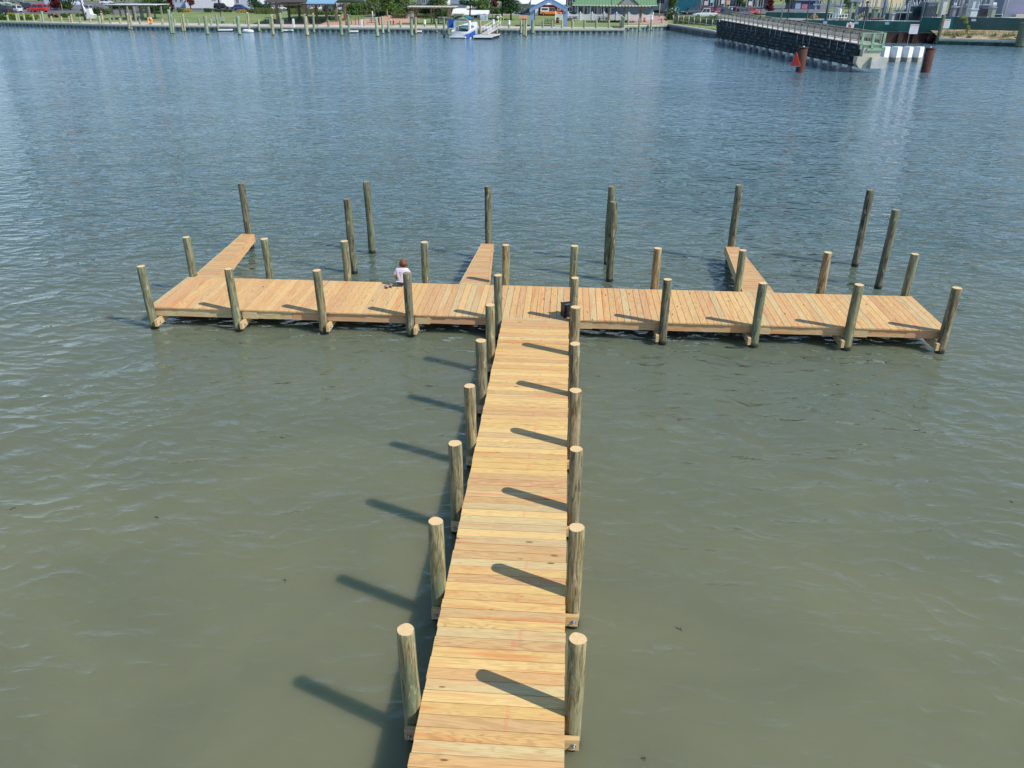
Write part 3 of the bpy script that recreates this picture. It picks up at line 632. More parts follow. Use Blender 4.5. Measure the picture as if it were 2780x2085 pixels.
# ================================================================ cars
CARP=objpaint('car_paint',.28,.5,.6); CARG=glass_mat(); HEADL=paint('headlight_glass',(.7,.72,.7),.2,.6); TAILL=paint('tail_light',(.45,.02,.02),.3,.5); RIM=paint('alloy_rim',(.45,.46,.48),.35,.5,.7)
def make_car(kind):
    e=empty({'pickup':'pickup_truck','camper':'pickup_truck','van':'van','suv':'parked_car','sedan':'parked_car'}[kind])
    L,w,H={'sedan':(4.7,1.82,1.45),'suv':(4.7,1.9,1.75),'van':(5.1,1.98,1.85),'pickup':(5.8,2.0,1.85),'camper':(5.8,2.0,1.95)}[kind]
    hw=w/2; b=MB(); by=.95 if kind in('suv','van','pickup','camper') else .88; x0=-L/2; x1=L/2
    # body: lofted cross-sections from tail to nose
    prof=[(x0,.45,.82*by),(x0+.12,.32,by),(x0+.9,.26,by+.03),(0,.24,by+.03),(x1-1.3,.26,by),(x1-.5,.28,by-.12),(x1-.12,.34,by-.22),(x1,.42,by-.34)]
    if kind=='van': prof=[(x0,.4,by),(x0+.1,.3,by+.05),(0,.26,by+.05),(x1-1.,.26,by),(x1-.35,.3,by-.15),(x1,.42,by-.35)]
    vs=[]; n=10
    for x,zb,zt in prof:
        wx=hw*(1 if abs(x)<L/2-.3 else .9)
        for (fy,fz) in ((-.86,0),(-1,.18),(-1,.62),(-.94,.93),(-.8,1),(.8,1),(.94,.93),(1,.62),(1,.18),(.86,0)): vs.append((x,fy*wx,zb+(zt-zb)*fz))
    m_=len(prof); fs=[]
    for i in range(m_-1):
        for k in range(n): a=i*n+k; c=i*n+(k+1)%n; fs.append((a,c,c+n,a+n))
    fs.append(tuple(range(n))); fs.append(tuple(range(m_*n-1,(m_-1)*n-1,-1))); b.add(vs,fs,0,False)
    if kind=='sedan': cab=(-1.75,-1.05,.55,1.3)
    elif kind=='suv': cab=(-2.25,-2.0,.55,1.25)
    elif kind=='van': cab=(-2.45,-2.3,.9,1.9)
    else: cab=(-.55,-.45,.75,1.45)
    a0,a1,c1,c0=cab; zb=by-.01; zt=H; iw=hw*.94; tw=hw*.76
    bot=[(a0,-iw,zb),(c0,-iw,zb),(c0,iw,zb),(a0,iw,zb)]; top=[(a1,-tw,zt),(c1,-tw,zt),(c1,tw,zt),(a1,tw,zt)]
    b.hexa(bot,top)
    if kind=='camper':
        b.hexa([(x0+.1,-iw,by),(a0-.05,-iw,by),(a0-.05,iw,by),(x0+.1,iw,by)],[(x0+.2,-iw*.88,H),(a0-.05,-iw*.88,H),(a0-.05,iw*.88,H),(x0+.2,iw*.88,H)],1)
    if kind=='pickup':
        b.box(x0+.15,-hw*.8,by+.031,a0-.1,hw*.8,by+.05,2)
    b.build('body',[CARP,WHITE,RUBBER],e)
    def pane(name,A,B,Cc,D,s0=.08,s1=.92,t0=.12,t1=.9,off=.012):
        A,B,Cc,D=map(Vector,(A,B,Cc,D)); nn=(B-A).cross(D-A).normalized()*off
        f=lambda s_,t_:(A+(B-A)*s_)*(1-t_)+(D+(Cc-D)*s_)*t_+nn
        m=MB(); m.add([f(s0,t0),f(s1,t0),f(s1,t1),f(s0,t1)],[(0,1,2,3)]); m.build(name,CARG,e)
    for (s0,s1) in ((.06,.48),(.52,.94)):
        pane('side_window',bot[0],bot[1],top[1],top[0],s0,s1); pane('side_window',bot[2],bot[3],top[3],top[2],s0,s1)
    pane('windscreen',bot[1],bot[2],top[2],top[1]); pane('rear_window',bot[3],bot[0],top[0],top[3])
    if kind=='camper':
        for sg in (-1,1):
            A=(x0+.5,sg*iw*.985,by+.25); m=MB(); yy=sg*(iw*.96+.02); m.add([(x0+.4,sg*(iw*.97+.012),by+.3),(a0-.3,sg*(iw*.97+.012),by+.3),(a0-.3,sg*(iw*.91+.012),H-.2),(x0+.45,sg*(iw*.91+.012),H-.2)],[(0,1,2,3)]); m.build('side_window',CARG,e)
    for x in (x0+.95,x1-.95):
        for sg in (-1,1):
            t_=MB(); t_.tube([(x,sg*(hw-.2),.34),(x,sg*(hw+.015),.34)],.35,16); wl=t_.build('wheel',RUBBER,e)
            t_=MB(); t_.tube([(x,sg*(hw+.016),.34),(x,sg*(hw+.03),.34)],.2,10); t_.build('rim',RIM,wl)
    for sg in (-1,1):
        m=MB(); m.box(x1-.14,sg*hw*.62-.18,.58,x1+.02,sg*hw*.62+.18,.72); m.build('headlight',HEADL,e)
        m=MB(); m.box(x0-.02,sg*hw*.7-.13,.66,x0+.06,sg*hw*.7+.13,.86); m.build('tail_light',TAILL,e)
    return e,L
CARS={}
def car(kind,u,vb,px,col,ang,label,cat='car',grp='cars parked behind the far quay'):
    p=at(u,vb)
    if kind not in CARS: CARS[kind]=make_car(kind); e=CARS[kind][0]
    else: e=copy_tree(CARS[kind][0])
    L=CARS[kind][1]; a=math.radians(ang); eff=abs(math.cos(a))*L+abs(math.sin(a))*1.9
    k=px/ppm(p)/eff; k=min(max(k,.85),1.25); e.scale=(k,k,k); e.location=p; e.rotation_euler=(0,0,a)
    for ch in e.children:
        if ch.name.startswith('body'): ch.color=(*col,1)
    tag(e,label,cat,grp); return e
# ================================================================ buildings
def house(u0,u1,vb,vt,dep,wall,label,name='building',cat='building',roof=None,wins=(),door=None,frame=None,grp=None,pitch=.45,eave=.4,base=None):
    pm_=at((u0+u1)/2,vb) if base is None else Vector(base); y=pm_.y; xa=hity(u0,vb,y).x; xb=hity(u1,vb,y).x; zt=hity((u0+u1)/2,vt,y).z; g0=gz(y,(xa+xb)/2)
    w_=xb-xa; h=zt-g0; e=empty(name,(xa,y,g0),0,label,cat,grp)
    m=MB(); m.box(0,0,-1,w_,dep,h); wl=m.build('wall',wall,e)
    if roof:
        kind,rh,rm=roof; m=MB()
        if kind=='front':   # slope facing the water, ridge along x
            m.prism([(-eave,h-.1),(dep/2,h+rh),(dep+eave,h-.1),(dep+eave,h+.08),(dep/2,h+rh+.2),(-eave,h+.08)][:],-eave,w_+eave,ax='x')
        elif kind=='gable': # ridge along y, gable faces the water
            m.prism([(-eave,h-.1),(w_/2,h+rh),(w_+eave,h-.1),(w_+eave,h+.1),(w_/2,h+rh+.22),(-eave,h+.1)],-eave,dep+eave)
            gb=MB(); gb.prism([(0,h+.001),(w_,h+.001),(w_/2,h+rh-.01)],.0,.15); gb.build('gable',wall,e)
        else: m.box(-eave,-eave,h+.002,w_+eave,dep+eave,h+rh)
        m.build('roof',rm,e)
    fr=frame or WHITE
    for (a,b,c,d) in wins:
        X0,X1,Z0,Z1=a*w_,b*w_,c*h,d*h; m=MB(); t_=.09
        m.box(X0-t_,-.06,Z0-t_,X1+t_,-.002,Z0); m.box(X0-t_,-.06,Z1,X1+t_,-.002,Z1+t_); m.box(X0-t_,-.06,Z0,X0,-.002,Z1); m.box(X1,-.06,Z0,X1+t_,-.002,Z1); m.box((X0+X1)/2-.03,-.05,Z0,(X0+X1)/2+.03,-.012,Z1)
        o=m.build('window',fr,e); m=MB(); m.box(X0,-.011,Z0,X1,-.003,Z1); m.build('pane',GL,o)
    if door:
        a,b,d,dm=door; m=MB(); m.box(a*w_,-.05,0,b*w_,-.003,d*h); o=m.build('door',dm,e); m=MB(); m.box((b-(b-a)*.15)*w_,-.1,d*h*.45,(b-(b-a)*.08)*w_,-.051,d*h*.5); m.build('handle',GREYM,o)
    e['w']=w_; e['h']=h; return e
def post(mb,x,y,z0,z1,r=.08): mb.box(x-r,y-r,z0,x+r,y+r,z1)
def lamp(u,vb,label,h=4.6,lean=0.,base=None,name='lamp_post',gl=True):
    p=at(u,vb) if base is None else Vector(base); e=empty(name,p,0,label,'lamp post','black lamp posts'); m=MB()
    m.tube([(0,0,0),(0,0,.35),(0,0,.4),(lean*h,0,h)],[.17,.15,.085,.06],10); m.build('pole',DARKM,e)
    m=MB(); m.tube([(lean*h,0,h),(lean*h,0,h+.12),(lean*h,0,h+.45)],[.10,.13,.22],10); m.build('lantern',paint('lantern_glass',(.25,.24,.2),.3),e)
    m=MB(); m.tube([(lean*h,0,h+.451),(lean*h,0,h+.62)],[.26,.03],10); m.build('cap',DARKM,e); return e
def slab(u0,u1,v0,v1,y,dep,mat,name,label,cat,grp=None,parent=None):
    a=hity(u0,v1,y); b=hity(u1,v0,y); m=MB(); m.box(0,0,0,abs(b.x-a.x),dep,b.z-a.z)
    return m.build(name,mat,parent,(a.x,y,a.z),label,cat,grp)
def text(s,size,mat,parent,loc,rot=(PI/2,0,0),name='lettering',align='CENTER'):
    cu=bpy.data.curves.new(name,'FONT'); cu.body=s; cu.size=size; cu.align_x=align; cu.align_y='CENTER'; cu.extrude=.004
    o=bpy.data.objects.new(name+'_tmp',cu); C.objects.link(o); dg=bpy.context.evaluated_depsgraph_get(); me=bpy.data.meshes.new_from_object(o.evaluated_get(dg)); bpy.data.objects.remove(o)
    me.materials.clear(); me.materials.append(mat); o=bpy.data.objects.new(name,me); C.objects.link(o); o.parent=parent; o.location=loc; o.rotation_euler=rot; return o
# ================================================================ figures
def skin(name,vs,es,mat,parent,sub=2,root=0,keep=None):
    me=bpy.data.meshes.new(name); me.from_pydata([v[:3] for v in vs],es,[]); o=bpy.data.objects.new(name,me); C.objects.link(o)
    md=o.modifiers.new('s','SKIN'); md.use_smooth_shade=True
    for i,v in enumerate(vs):
        r_=v[3]; r_=(r_,r_) if not isinstance(r_,tuple) else r_; me.skin_vertices[0].data[i].radius=r_; me.skin_vertices[0].data[i].use_root=(i==root)
    sb_=o.modifiers.new('b','SUBSURF'); sb_.levels=sub; sb_.render_levels=sub
    dg=bpy.context.evaluated_depsgraph_get(); m2=bpy.data.meshes.new_from_object(o.evaluated_get(dg)); bpy.data.objects.remove(o)
    m2.materials.append(mat); o=bpy.data.objects.new(name,m2); C.objects.link(o); o.parent=parent; return o
def join_into(o,mb,mi=0):
    import bmesh
    bm=bmesh.new(); bm.from_mesh(o.data); me=mb.mesh('t'); bm.from_mesh(me); bm.to_mesh(o.data); bm.free()
    for p in o.data.polygons: p.use_smooth=True
SKIN=paint('skin',(.50,.27,.18),.6,.3,0,.08,8.); DENIM=paint('denim',(.14,.22,.34),.85,.2,0,.25,14.); HAIRB=paint('brown_hair',(.21,.09,.05),.6,.3,0,.35,16.)
def standing(p,rz,shirt,pants,hair,label,h=1.72,hat=None,step=.18,grp=None):
    e=empty('person',p,rz,label,'person',grp); k=h/1.72
    V=lambda L_:[(x*k,y*k,z*k,(r_*k if not isinstance(r_,tuple) else (r_[0]*k,r_[1]*k))) for x,y,z,r_ in L_]
    vs=V([(0,0,.95,.125),(0,0,1.15,.12),(0,.01,1.36,.135),(0,.01,1.48,.055),(0,.03,1.55,.055),(0,.04,1.64,.085),(.1,0,.9,.085),(.11,step,.5,.058),(.11,step*.6,.09,.042),(.11,step*.6+.17,.04,.035),(-.1,0,.9,.085),(-.11,-step*.3,.5,.058),(-.11,-step,.11,.042),(-.11,-step+.16,.05,.035),
        (.2,0,1.40,.052),(.25,-.05,1.13,.042),(.25,.08,.90,.032),(.25,.12,.80,.028),(-.2,0,1.40,.052),(-.25,.05,1.13,.042),(-.24,.20,.93,.032),(-.24,.26,.86,.028)])
    es=[(0,1),(1,2),(2,3),(3,4),(4,5),(0,6),(6,7),(7,8),(8,9),(0,10),(10,11),(11,12),(12,13),(2,14),(14,15),(15,16),(16,17),(2,18),(18,19),(19,20),(20,21)]
    skin('body',vs,es,SKIN,e,1)
    sh=[(a,b,c,(r_*1.18 if not isinstance(r_,tuple) else r_)) for a,b,c,r_ in vs]
    skin('shirt',[sh[0],sh[1],sh[2],sh[14],tuple((Vector(sh[14][:3])*.35+Vector(sh[15][:3])*.65))+(.058*k,),sh[18],tuple((Vector(sh[18][:3])*.35+Vector(sh[19][:3])*.65))+(.058*k,)],[(0,1),(1,2),(2,3),(3,4),(2,5),(5,6)],shirt,e,1,1)
    skin('trousers',[sh[0],sh[6],sh[7],tuple(Vector(sh[7][:3])*.6+Vector(sh[8][:3])*.4)+(.065*k,),sh[10],sh[11],tuple(Vector(sh[11][:3])*.6+Vector(sh[12][:3])*.4)+(.065*k,)],[(0,1),(1,2),(2,3),(0,4),(4,5),(5,6)],pants,e,1,0)
    m=MB(); m.ball((0,.02*k,1.675*k),(.098*k,.108*k,.1*k)); m.build('hat' if hat else 'hair',hat or hair,e)
    m=MB()
    for sx in (-1,1): m.ball((sx*.03*k,.118*k,1.645*k),.010*k)
    m.build('eye',DARKM,e)
    return e
# ================================================================ seated woman
pw=hit(1092,781,0); e=empty('person',(pw.x,pw.y+.02,0),0,'person in white T-shirt and denim shorts sitting on the back edge of the pier','person')
TEE=paint('white_cotton',(.72,.64,.74),.9,.2,0,.06,6.)
vs=[(0,.10,.13,(.155,.13)),(.0,.10,.30,(.135,.105)),(.01,.13,.47,(.165,.115)),(.015,.17,.585,.055),(.025,.21,.645,.05),(.035,.235,.73,.088),
 (.10,.22,.11,.088),(.13,.52,.10,.066),(.13,.60,-.20,.052),(.13,.60,-.42,.036),(.13,.70,-.48,.034),
 (-.10,.22,.11,.088),(-.13,.52,.10,.066),(-.13,.60,-.20,.052),(-.13,.60,-.42,.036),(-.13,.70,-.48,.034),
 (.17,.14,.50,.062),(.23,.16,.27,.043),(.16,.36,.18,.034),(.11,.42,.17,.026),
 (-.17,.14,.50,.062),(-.24,.13,.27,.043),(-.20,.32,.16,.034),(-.15,.40,.155,.026)]
es=[(0,1),(1,2),(2,3),(3,4),(4,5),(0,6),(6,7),(7,8),(8,9),(9,10),(0,11),(11,12),(12,13),(13,14),(14,15),(2,16),(16,17),(17,18),(18,19),(2,20),(20,21),(21,22),(22,23)]
bd=skin('body',vs,es,SKIN,e,2)
mb=MB()
for sx,hx,hy,hz in ((1,.10,.44,.165),(-1,-.14,.42,.15)):
    for k,(ln) in enumerate((.062,.072,.066,.052)):
        y0=hy+.012; x=hx-sx*(-.024+.016*k); mb.tube([(x,y0-.02,hz),(x,y0+ln*.5,hz-.004),(x-sx*.004,y0+ln,hz-.026)],[.009,.0085,.007],6)
    mb.tube([(hx-sx*.02,hy-.03,hz+.004),(hx-sx*.045,hy,hz+.004),(hx-sx*.052,hy+.028,hz-.006)],[.011,.010,.008],6)
mb.ball((.035,.325,.715),(.013,.02,.02))                      # nose
for sx in (-1,1): mb.ball((.035+sx*.088,.235,.72),(.012,.022,.032))   # ears
join_into(bd,mb)
fm=MB()
for sx in (-1,1): fm.ball((.035+sx*.032,.314,.745),.011)
fm.build('eye',DARKM,e); fm=MB(); fm.box(.012,.317,.683,.058,.322,.692); fm.build('mouth',paint('lips',(.35,.09,.08),.5),e)
skin('t_shirt',[(0,.10,.19,(.172,.14)),(0,.10,.31,(.162,.128)),(.01,.135,.485,(.165,.12)),(.15,.14,.505,.074),(.225,.15,.34,.072),(-.15,.14,.505,.074),(-.235,.13,.34,.072),(.013,.16,.56,.072)],[(0,1),(1,2),(2,3),(3,4),(2,5),(5,6),(2,7)],TEE,e,2,1)
skin('shorts',[(0,.10,.12,(.18,.125)),(.10,.22,.11,.104),(.12,.36,.107,.094),(-.10,.22,.11,.104),(-.12,.36,.107,.094)],[(0,1),(1,2),(0,3),(3,4)],DENIM,e,2,0)
hm=MB(); hm.ball((.03,.215,.742),(.099,.103,.104),0,14,10); q=random.Random(4)
for i in range(46):
    a=PI*(1.0+ i/45.)+q.uniform(-.1,.1); x=.03+math.cos(a)*.09; y=.215+math.sin(a)*.095; hm.tube([(x*.8+.01,y*.9+.02,.80),(x*1.1,y-.01,.72),(x*1.2+q.uniform(-.02,.02),y-.005+q.uniform(-.02,.02),.665),(x*1.3+q.uniform(-.03,.03),y+q.uniform(-.01,.02),.62+q.uniform(-.02,.03))],[.018,.02,.015,.005],6)
hm.build('hair',HAIRB,e)
for i,(u,v) in enumerate(((1049.5,784),(1060,781.5))):
    p=hit(u,v,0); s_=empty('sandal',(p.x,p.y,0),math.radians(14-10*i),'%s one of the pair of dark sandals beside the seated woman'%('left','right')[i],'sandal','pair of sandals on the platform'); m=MB()
    o_=[(-.035,0),(-.042,.08),(-.036,.16),(-.045,.22),(-.02,.26),(.02,.26),(.045,.22),(.038,.14),(.038,.06),(.03,0)]
    m.prism(o_,0,.025,ax='z'); m.build('sole',paint('sandal_sole',(.05,.03,.03),.7),s_)
    m=MB(); m.tube([(-.045,.17,.01),(-.03,.17,.05),(.0,.17,.06),(.03,.17,.05),(.045,.17,.01)],.013,6); m.tube([(-.04,.05,.01),(-.03,.04,.06),(0,.0,.075),(.03,.04,.06),(.038,.05,.01)],.009,6); m.build('strap',paint('sandal_strap',(.62,.55,.55),.6),s_)
# ================================================================ fender walkway
zt0,zt1=2.42,2.97; A0=Vector((34.35,99.0)); A1=Vector((27.5,154.5)); dv=(A1-A0); L=dv.length; ang=math.atan2(dv.y,dv.x)
fw=empty('fender_walkway',(A0.x,A0.y,0),ang,'long dark timber fender wall topped by a railed walkway, jutting in from the right','walkway')
zz=lambda x: zt0+(zt1-zt0)*x/L
# local frame: x runs away from the camera end to the shore, y: -2.5 is the far (right-hand) side, 0 the near side
d=MB()
nb=int(L/.6)
for i in range(nb):
    a=i*L/nb; b=a+L/nb-.03; d.hexa([(a,-2.5,zz(a)-.09),(b,-2.5,zz(b)-.09),(b,.12,zz(b)-.09),(a,.12,zz(a)-.09)],[(a,-2.5,zz(a)),(b,-2.5,zz(b)),(b,.12,zz(b)),(a,.12,zz(a))])
d.build('deck',paint('sun_bleached_deck',(.62,.60,.55),.85,.2,0,.15,2.),fw)
d=MB(); d.box(0,-2.2,-.02,L,.0,2.3); d.box(L*.4,-2.2,2.3,L,.0,2.55)
for k in range(5):
    z=.15+k*.43; d.box(0,.001,z,L,.12,z+.26)
d.build('timber_wall',TIMD,fw)
q=random.Random(5); BW=paint('bluish_worn_timber',(.07,.10,.115),.8,.2,0,.4,1.3)
for k in range(5):
    a=.3+(k%2)*1.2
    while a<L-.8:
        d=MB(); d.box(a,.121,.14+k*.43,a+q.uniform(.4,1.3),.20,.42+k*.43-q.uniform(0,.12)); d.build('spacer_block',BW,fw); a+=q.uniform(1.9,3.4)
for i in range(20):
    a=1.2+i*L/20; d=MB(); d.tube([(a,.05,ZW-2),(a,.05,-.0)],.26,10); d.build('support_pile',CONC if i%2 else CONCG,fw)
for i in range(27):
    a=.8+i*(L-1)/26
    if i%5 in (1,2,3): d=MB(); d.tube([(a,.26,zz(a)-.15),(a,.26,zz(a)-1.25)],.035,6); d.build('tie_rod',GREYM,fw)
PGB=planked('pale_grey_balusters',(.42,.39,.33),(.62,.58,.50))
for side,yy,nm in ((0,.1,'near'),(1,-2.45,'far')):
    rl=MB(); npst=int(L/2.15); 
    def seg(a,b,z0,z1,th,yo=0): rl.hexa([(a,yy-th+yo,zz(a)+z0),(b,yy-th+yo,zz(b)+z0),(b,yy+th+yo,zz(b)+z0),(a,yy+th+yo,zz(a)+z0)],[(a,yy-th+yo,zz(a)+z1),(b,yy-th+yo,zz(b)+z1),(b,yy+th+yo,zz(b)+z1),(a,yy+th+yo,zz(a)+z1)])
    for i in range(npst+1):
        a=i*L/npst; rl.box(a-.07,yy-.07,zz(a)-.2,a+.07,yy+.07,zz(a)+1.12)
    seg(0,L,1.121,1.18,.12); seg(0,L,.92,1.02,.03); seg(0,L,.40,.48,.03)
    ro=rl.build('railing',TIMB if side else BROWNW,fw)
    pk=MB(); n=int(L/.2)
    for i in range(n):
        a=(i+.5)*L/n; pk.box(a-.04,yy+.031,zz(a)+.36,a+.04,yy+.06,zz(a)+1.0)
    pk.build('baluster',PGB,ro)
# end: concrete block, green steel frame
cb=MB(); cb.prism([(-2.2,2.0),(-2.2,.75),(.15,.75),(.15,2.0)],-1.2,-.05,ax='x'); cb.prism([(-1.2,2.0),(.25,2.0),(.45,1.5),(.45,.3),(-.0,-.18),(-1.2,-.18)],-1.3,-.02,ax='x') if False else None
def stainm():
    t=NT('stained_concrete'); v=t.coord(); n=t.noise(t.map(v,(1.,1.,.25)),1.6,4,.6,.6)
    t.pbr(t.mix(t.ramp(n,.56,.66),(.50,.48,.37),(.30,.15,.05)),.9,.2); return t.mat
STC=stainm()
cb=MB(); cb.prism([(.35,1.1),(.35,.35),(-.1,-.12),(-2.5,-.12),(-2.5,1.1)],-.9,-.05,ax='x'); cb.box(-.85,-2.3,1.101,-.06,-.25,2.38); cb.build('concrete_end',STC,fw)
cb=MB(); cb.box(-1.35,-2.9,-.12,-.92,-1.2,1.05); cb.build('concrete_panel',CONC,fw)
GST=paint('pale_green_steel',(.25,.42,.27),.5,.4,0,.12)
gf=MB(); z0=zt0-.55
for yy in (-2.35,-1.1,.15): gf.box(-1.0,yy-.12,z0,-.82,yy+.12,zt0+1.08)
gf.box(-1.0,-2.45,z0-.15,-.82,-.6,z0+.12); gf.box(-.995,-2.5,zt0+1.081,-.8,.3,zt0+1.16)
for k in range(13): gf.box(-.95,-2.2+k*.18,zt0-.1,-.92,-2.17+k*.18,zt0+1.0)
gf.box(-1.0,-2.42,zt0-.12,-.82,.2,zt0-.02)
gf.build('end_frame',GST,fw)
# man on the walkway
pz=hity(2301,105,108.5); xw=(Vector((pz.x,108.5))-A0); 
man=standing((pz.x,108.5,2.49),math.radians(120),paint('salmon_skin_shirt',(.72,.33,.24),.8),paint('dark_shorts',(.05,.05,.06),.8),HAIRB,'bare-armed man in a white cap standing on the fender walkway near its end',1.75,WHITE,.05)
for i,(u,vt,yy) in enumerate(((2190,0,128),(2349,2,104.),(1968,0,160),(2063,0,150))):
    pass
def wlamp(u,y,vtop,label):
    pz=hity(u,60,y); x=pz.x; t_=(y-99)/55.5; zb=zt0+(zt1-zt0)*t_; h=4.4 if vtop is None else hity(u,vtop,y).z-zb-.62
    return lamp(0,0,label,h,0.,(x,y,zb),'lamp_post')
wlamp(2346,104.6,2,'black lamp post on the walkway near its end, its lantern in view'); wlamp(2189,122.6,None,'black lamp post standing halfway along the fender walkway'); wlamp(2062,139.5,None,'black lamp post at the shore end of the fender walkway')
# rusty dolphins
def dolph(ub,vb,ut,vt,wpx,label):
    p=hit(ub,vb,ZW); q_=hity(ut,vt,p.y); r_=wpx/2/ppm(p); e=empty('steel_pile',(p.x,p.y,ZW),0,label,'pile','rusty steel navigation piles'); h=q_.z-ZW
    m=MB(); m.tube([(0,0,-3),(0,0,h-.12)],[r_,r_],28); m.tube([(0,0,h-.119),(0,0,h-.0)],[r_*1.06,r_*1.06],28); m.build('shaft',RUST,e)
    m=MB(); m.tube([(0,0,h),(0,0,h+.12)],.09,8); m.build('marker_light',WHITE,e); return e,r_,h
e,r_,h=dolph(2171,196,2181,128,23,'rusty steel pile with a red triangular daymark, in front of the fender walkway')
m=MB(); m.prism([(-.62,.0),(.62,.0),(0,1.45)],-.03,.03); o=m.build('daymark',REDP,e,(-r_-.22,-.45,h-1.95)); o.rotation_euler=(0,-.08,-.75)
m=MB(); m.box(-.5,-.02,-.06,.5,.031,.02,); m.box(-.04,.032,.0,.04,.16,1.2); b_=m.build('bracket',GREYM,o)
e,r_,h=dolph(2512,196,2527,130,24,'rusty steel pile right of the white concrete columns')
m=MB(); m.prism([(-.6,.35),(0,0),(.6,.35),(.6,1.6),(0,1.95),(-.6,1.6)],-.03,.03); o=m.build('daymark_back',paint('dark_maroon_board',(.09,.02,.025),.7,.3),e,(r_+.12,.5,h-2.75)); o.rotation_euler=(0,.05,1.25)
# four concrete columns
for i,(a,b) in enumerate(((2383,2415),(2418,2447),(2450,2477),(2479,2506))):
    p=hit((a+b)/2,170,ZW); w_=(b-a)/ppm(p)*.86; y=112.6+i*.25; x0=hity(a,170,y).x; e=empty('concrete_column',(x0+w_*.5,y+w_*.4,ZW),math.radians(36),['leftmost','second from left','third from left','rightmost'][i]+' of the four square white concrete columns','column','white concrete columns beside the fender walkway')
    h=hity(a,127,y).z-ZW; m=MB(); k=w_*.40; m.hexa([(-k,-k,-3),(k,-k,-3),(k,k,-3),(-k,k,-3)],[(-k,-k,h-.06),(k,-k,h-.06),(k,k,h-.06),(-k,k,h-.06)]); m.hexa([(-k,-k,h-.06),(k,-k,h-.06),(k,k,h-.06),(-k,k,h-.06)],[(-k+.06,-k+.06,h),(k-.06,-k+.06,h),(k-.06,k-.06,h),(-k+.06,k-.06,h)]); m.build('shaft',WHITE,e)
    m=MB(); kk=k+.012; m.box(-kk,-kk,-1,kk,kk,.55); m.build('waterline_stain',paint('algae_stained_concrete',(.36,.34,.28),.9,.2,0,.3,1.5),e)
# ================================================================ far park, buildings and street
def lab(e,l,c=None,g=None): return tag(e,l,c,g)
# ---- buildings
house(122,187,13,-14,9,PALEB,'pale blue low building behind the maroon bush at far left',roof=('front',1.5,SLATE),wins=[(.2,.35,.3,.7),(.6,.75,.3,.7)])
house(452,503,20,-16,9,PALEB,'pale blue house with two small dark windows behind the maroon shrub',name='house',cat='house',roof=('gable',2.,SLATE),wins=[(.5,.64,.42,.72),(.78,.92,.42,.72)],door=(.1,.3,.5,WHITE))
house(505,604,22,-20,12,WHITE,'large plain white building behind the open lawn',roof=('flat',.3,CONC),wins=[(.75,.85,.5,.8)])
house(638,697,23,-14,10,paint('lilac_white_siding',(.62,.66,.74),.7,.3,0,.05),'pale lilac-white building behind the dark blue car',roof=('flat',.3,SLATE),wins=[(.1,.22,.4,.7)])
house(1133,1170,33,-12,10,GREYB,'narrow grey-blue house with one tall dark window above the long pergola',name='house',cat='house',roof=('gable',1.6,SLATE),wins=[(.38,.6,.55,.98)])
house(1168,1212,30,-6,8,WHITE,'white clapboard building between the grey-blue house and the grey-roofed house',wins=[(.6,.8,.5,.8)],roof=('flat',.3,CONC))
house(1214,1268,24,11,12,WHITE,'white house with a pale slate-blue roof behind the pine',name='house',cat='house',roof=('front',1.6,SLATE))
house(1232,1258,48,37,6,CREAM,'small beige kiosk with a white roof behind the moored boat',roof=('front',.9,WHITE))
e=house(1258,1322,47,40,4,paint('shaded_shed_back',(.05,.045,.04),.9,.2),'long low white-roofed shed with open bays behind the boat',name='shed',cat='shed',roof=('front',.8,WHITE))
for k in range(5): m=MB(); x=(k+.05)*e['w']/5; m.box(x,-.3,0,x+.15,-.15,e['h']); m.build('post',WHITE,e)
m=MB(); m.box(.3,-.12,.1,2.0,-.01,e['h']*.85); m.build('lit_opening',YEL,e)  # yellow panel: the lit bay opening put in as paint
house(1300,1342,26,-12,9,BRICKW,'red brick building behind the two pines',roof=('gable',2.,SLATE),wins=[(.3,.42,.5,.75),(.6,.72,.5,.75)])
house(1316,1331,27,7,3,WHITE,'small white gabled porch in front of the red brick building',name='porch',cat='porch',roof=('gable',.9,WHITE),door=(.3,.7,.8,DARKM))
e=house(1388,1444,34,10,12,CREAM,'beige garage building with a white roof left of the maroon shed',roof=('front',2.6,WHITE),wins=[(.1,.5,.1,.6)])
m=MB(); m.prism([(0,0),(3.2,0),(3.2,4.4)],-1.5,-1.2); m.build('ramp_wall',paint('grey_green_panel',(.16,.22,.20),.7),e,(e['w']*.55,0,0))
house(1445,1531,42,12,8,MAROON,'maroon wooden shed with a white door behind the blue gabled shelter',name='shed',cat='shed',roof=('front',1.8,WHITE),wins=[(.80,.88,.5,.78)],door=(.07,.19,.66,WHITE))
house(1534,1560,40,-8,7,paint('dark_blue_grey_siding',(.06,.09,.14),.7),'narrow dark grey-blue building left of the green-roofed building',roof=('flat',.3,SLATE),wins=[(.25,.7,.5,.85),(.25,.7,.2,.42)])
e=house(1562,1772,41,15,14,GREYB,'long grey building with a green metal roof behind the white picket fence',roof=('front',4.2,GROOF),wins=[(.04,.15,.08,.86),(.19,.30,.08,.86),(.34,.42,.08,.86)],eave=.8)
w_=e['w'];h_=e['h']; m=MB(); m.prism([(-2.6,0),(2.6,0),(0,2.0)],-1.1,3.5); g_=m.build('dormer',paint('grey_gable',(.28,.32,.30),.7,.3,0,.1),e,(w_*.675,0,h_+.1)); m=MB(); m.prism([(-2.9,-.05),(0,2.2),(2.9,-.05),(2.9,.15),(0,2.4),(-2.9,.15)],-1.3,3.6); m.build('dormer_roof',GROOF,g_)
m=MB(); m.box(-.9,-1.0,h_-.02,w_+.9,-.82,h_+.12); m.build('gutter',WHITE,e)
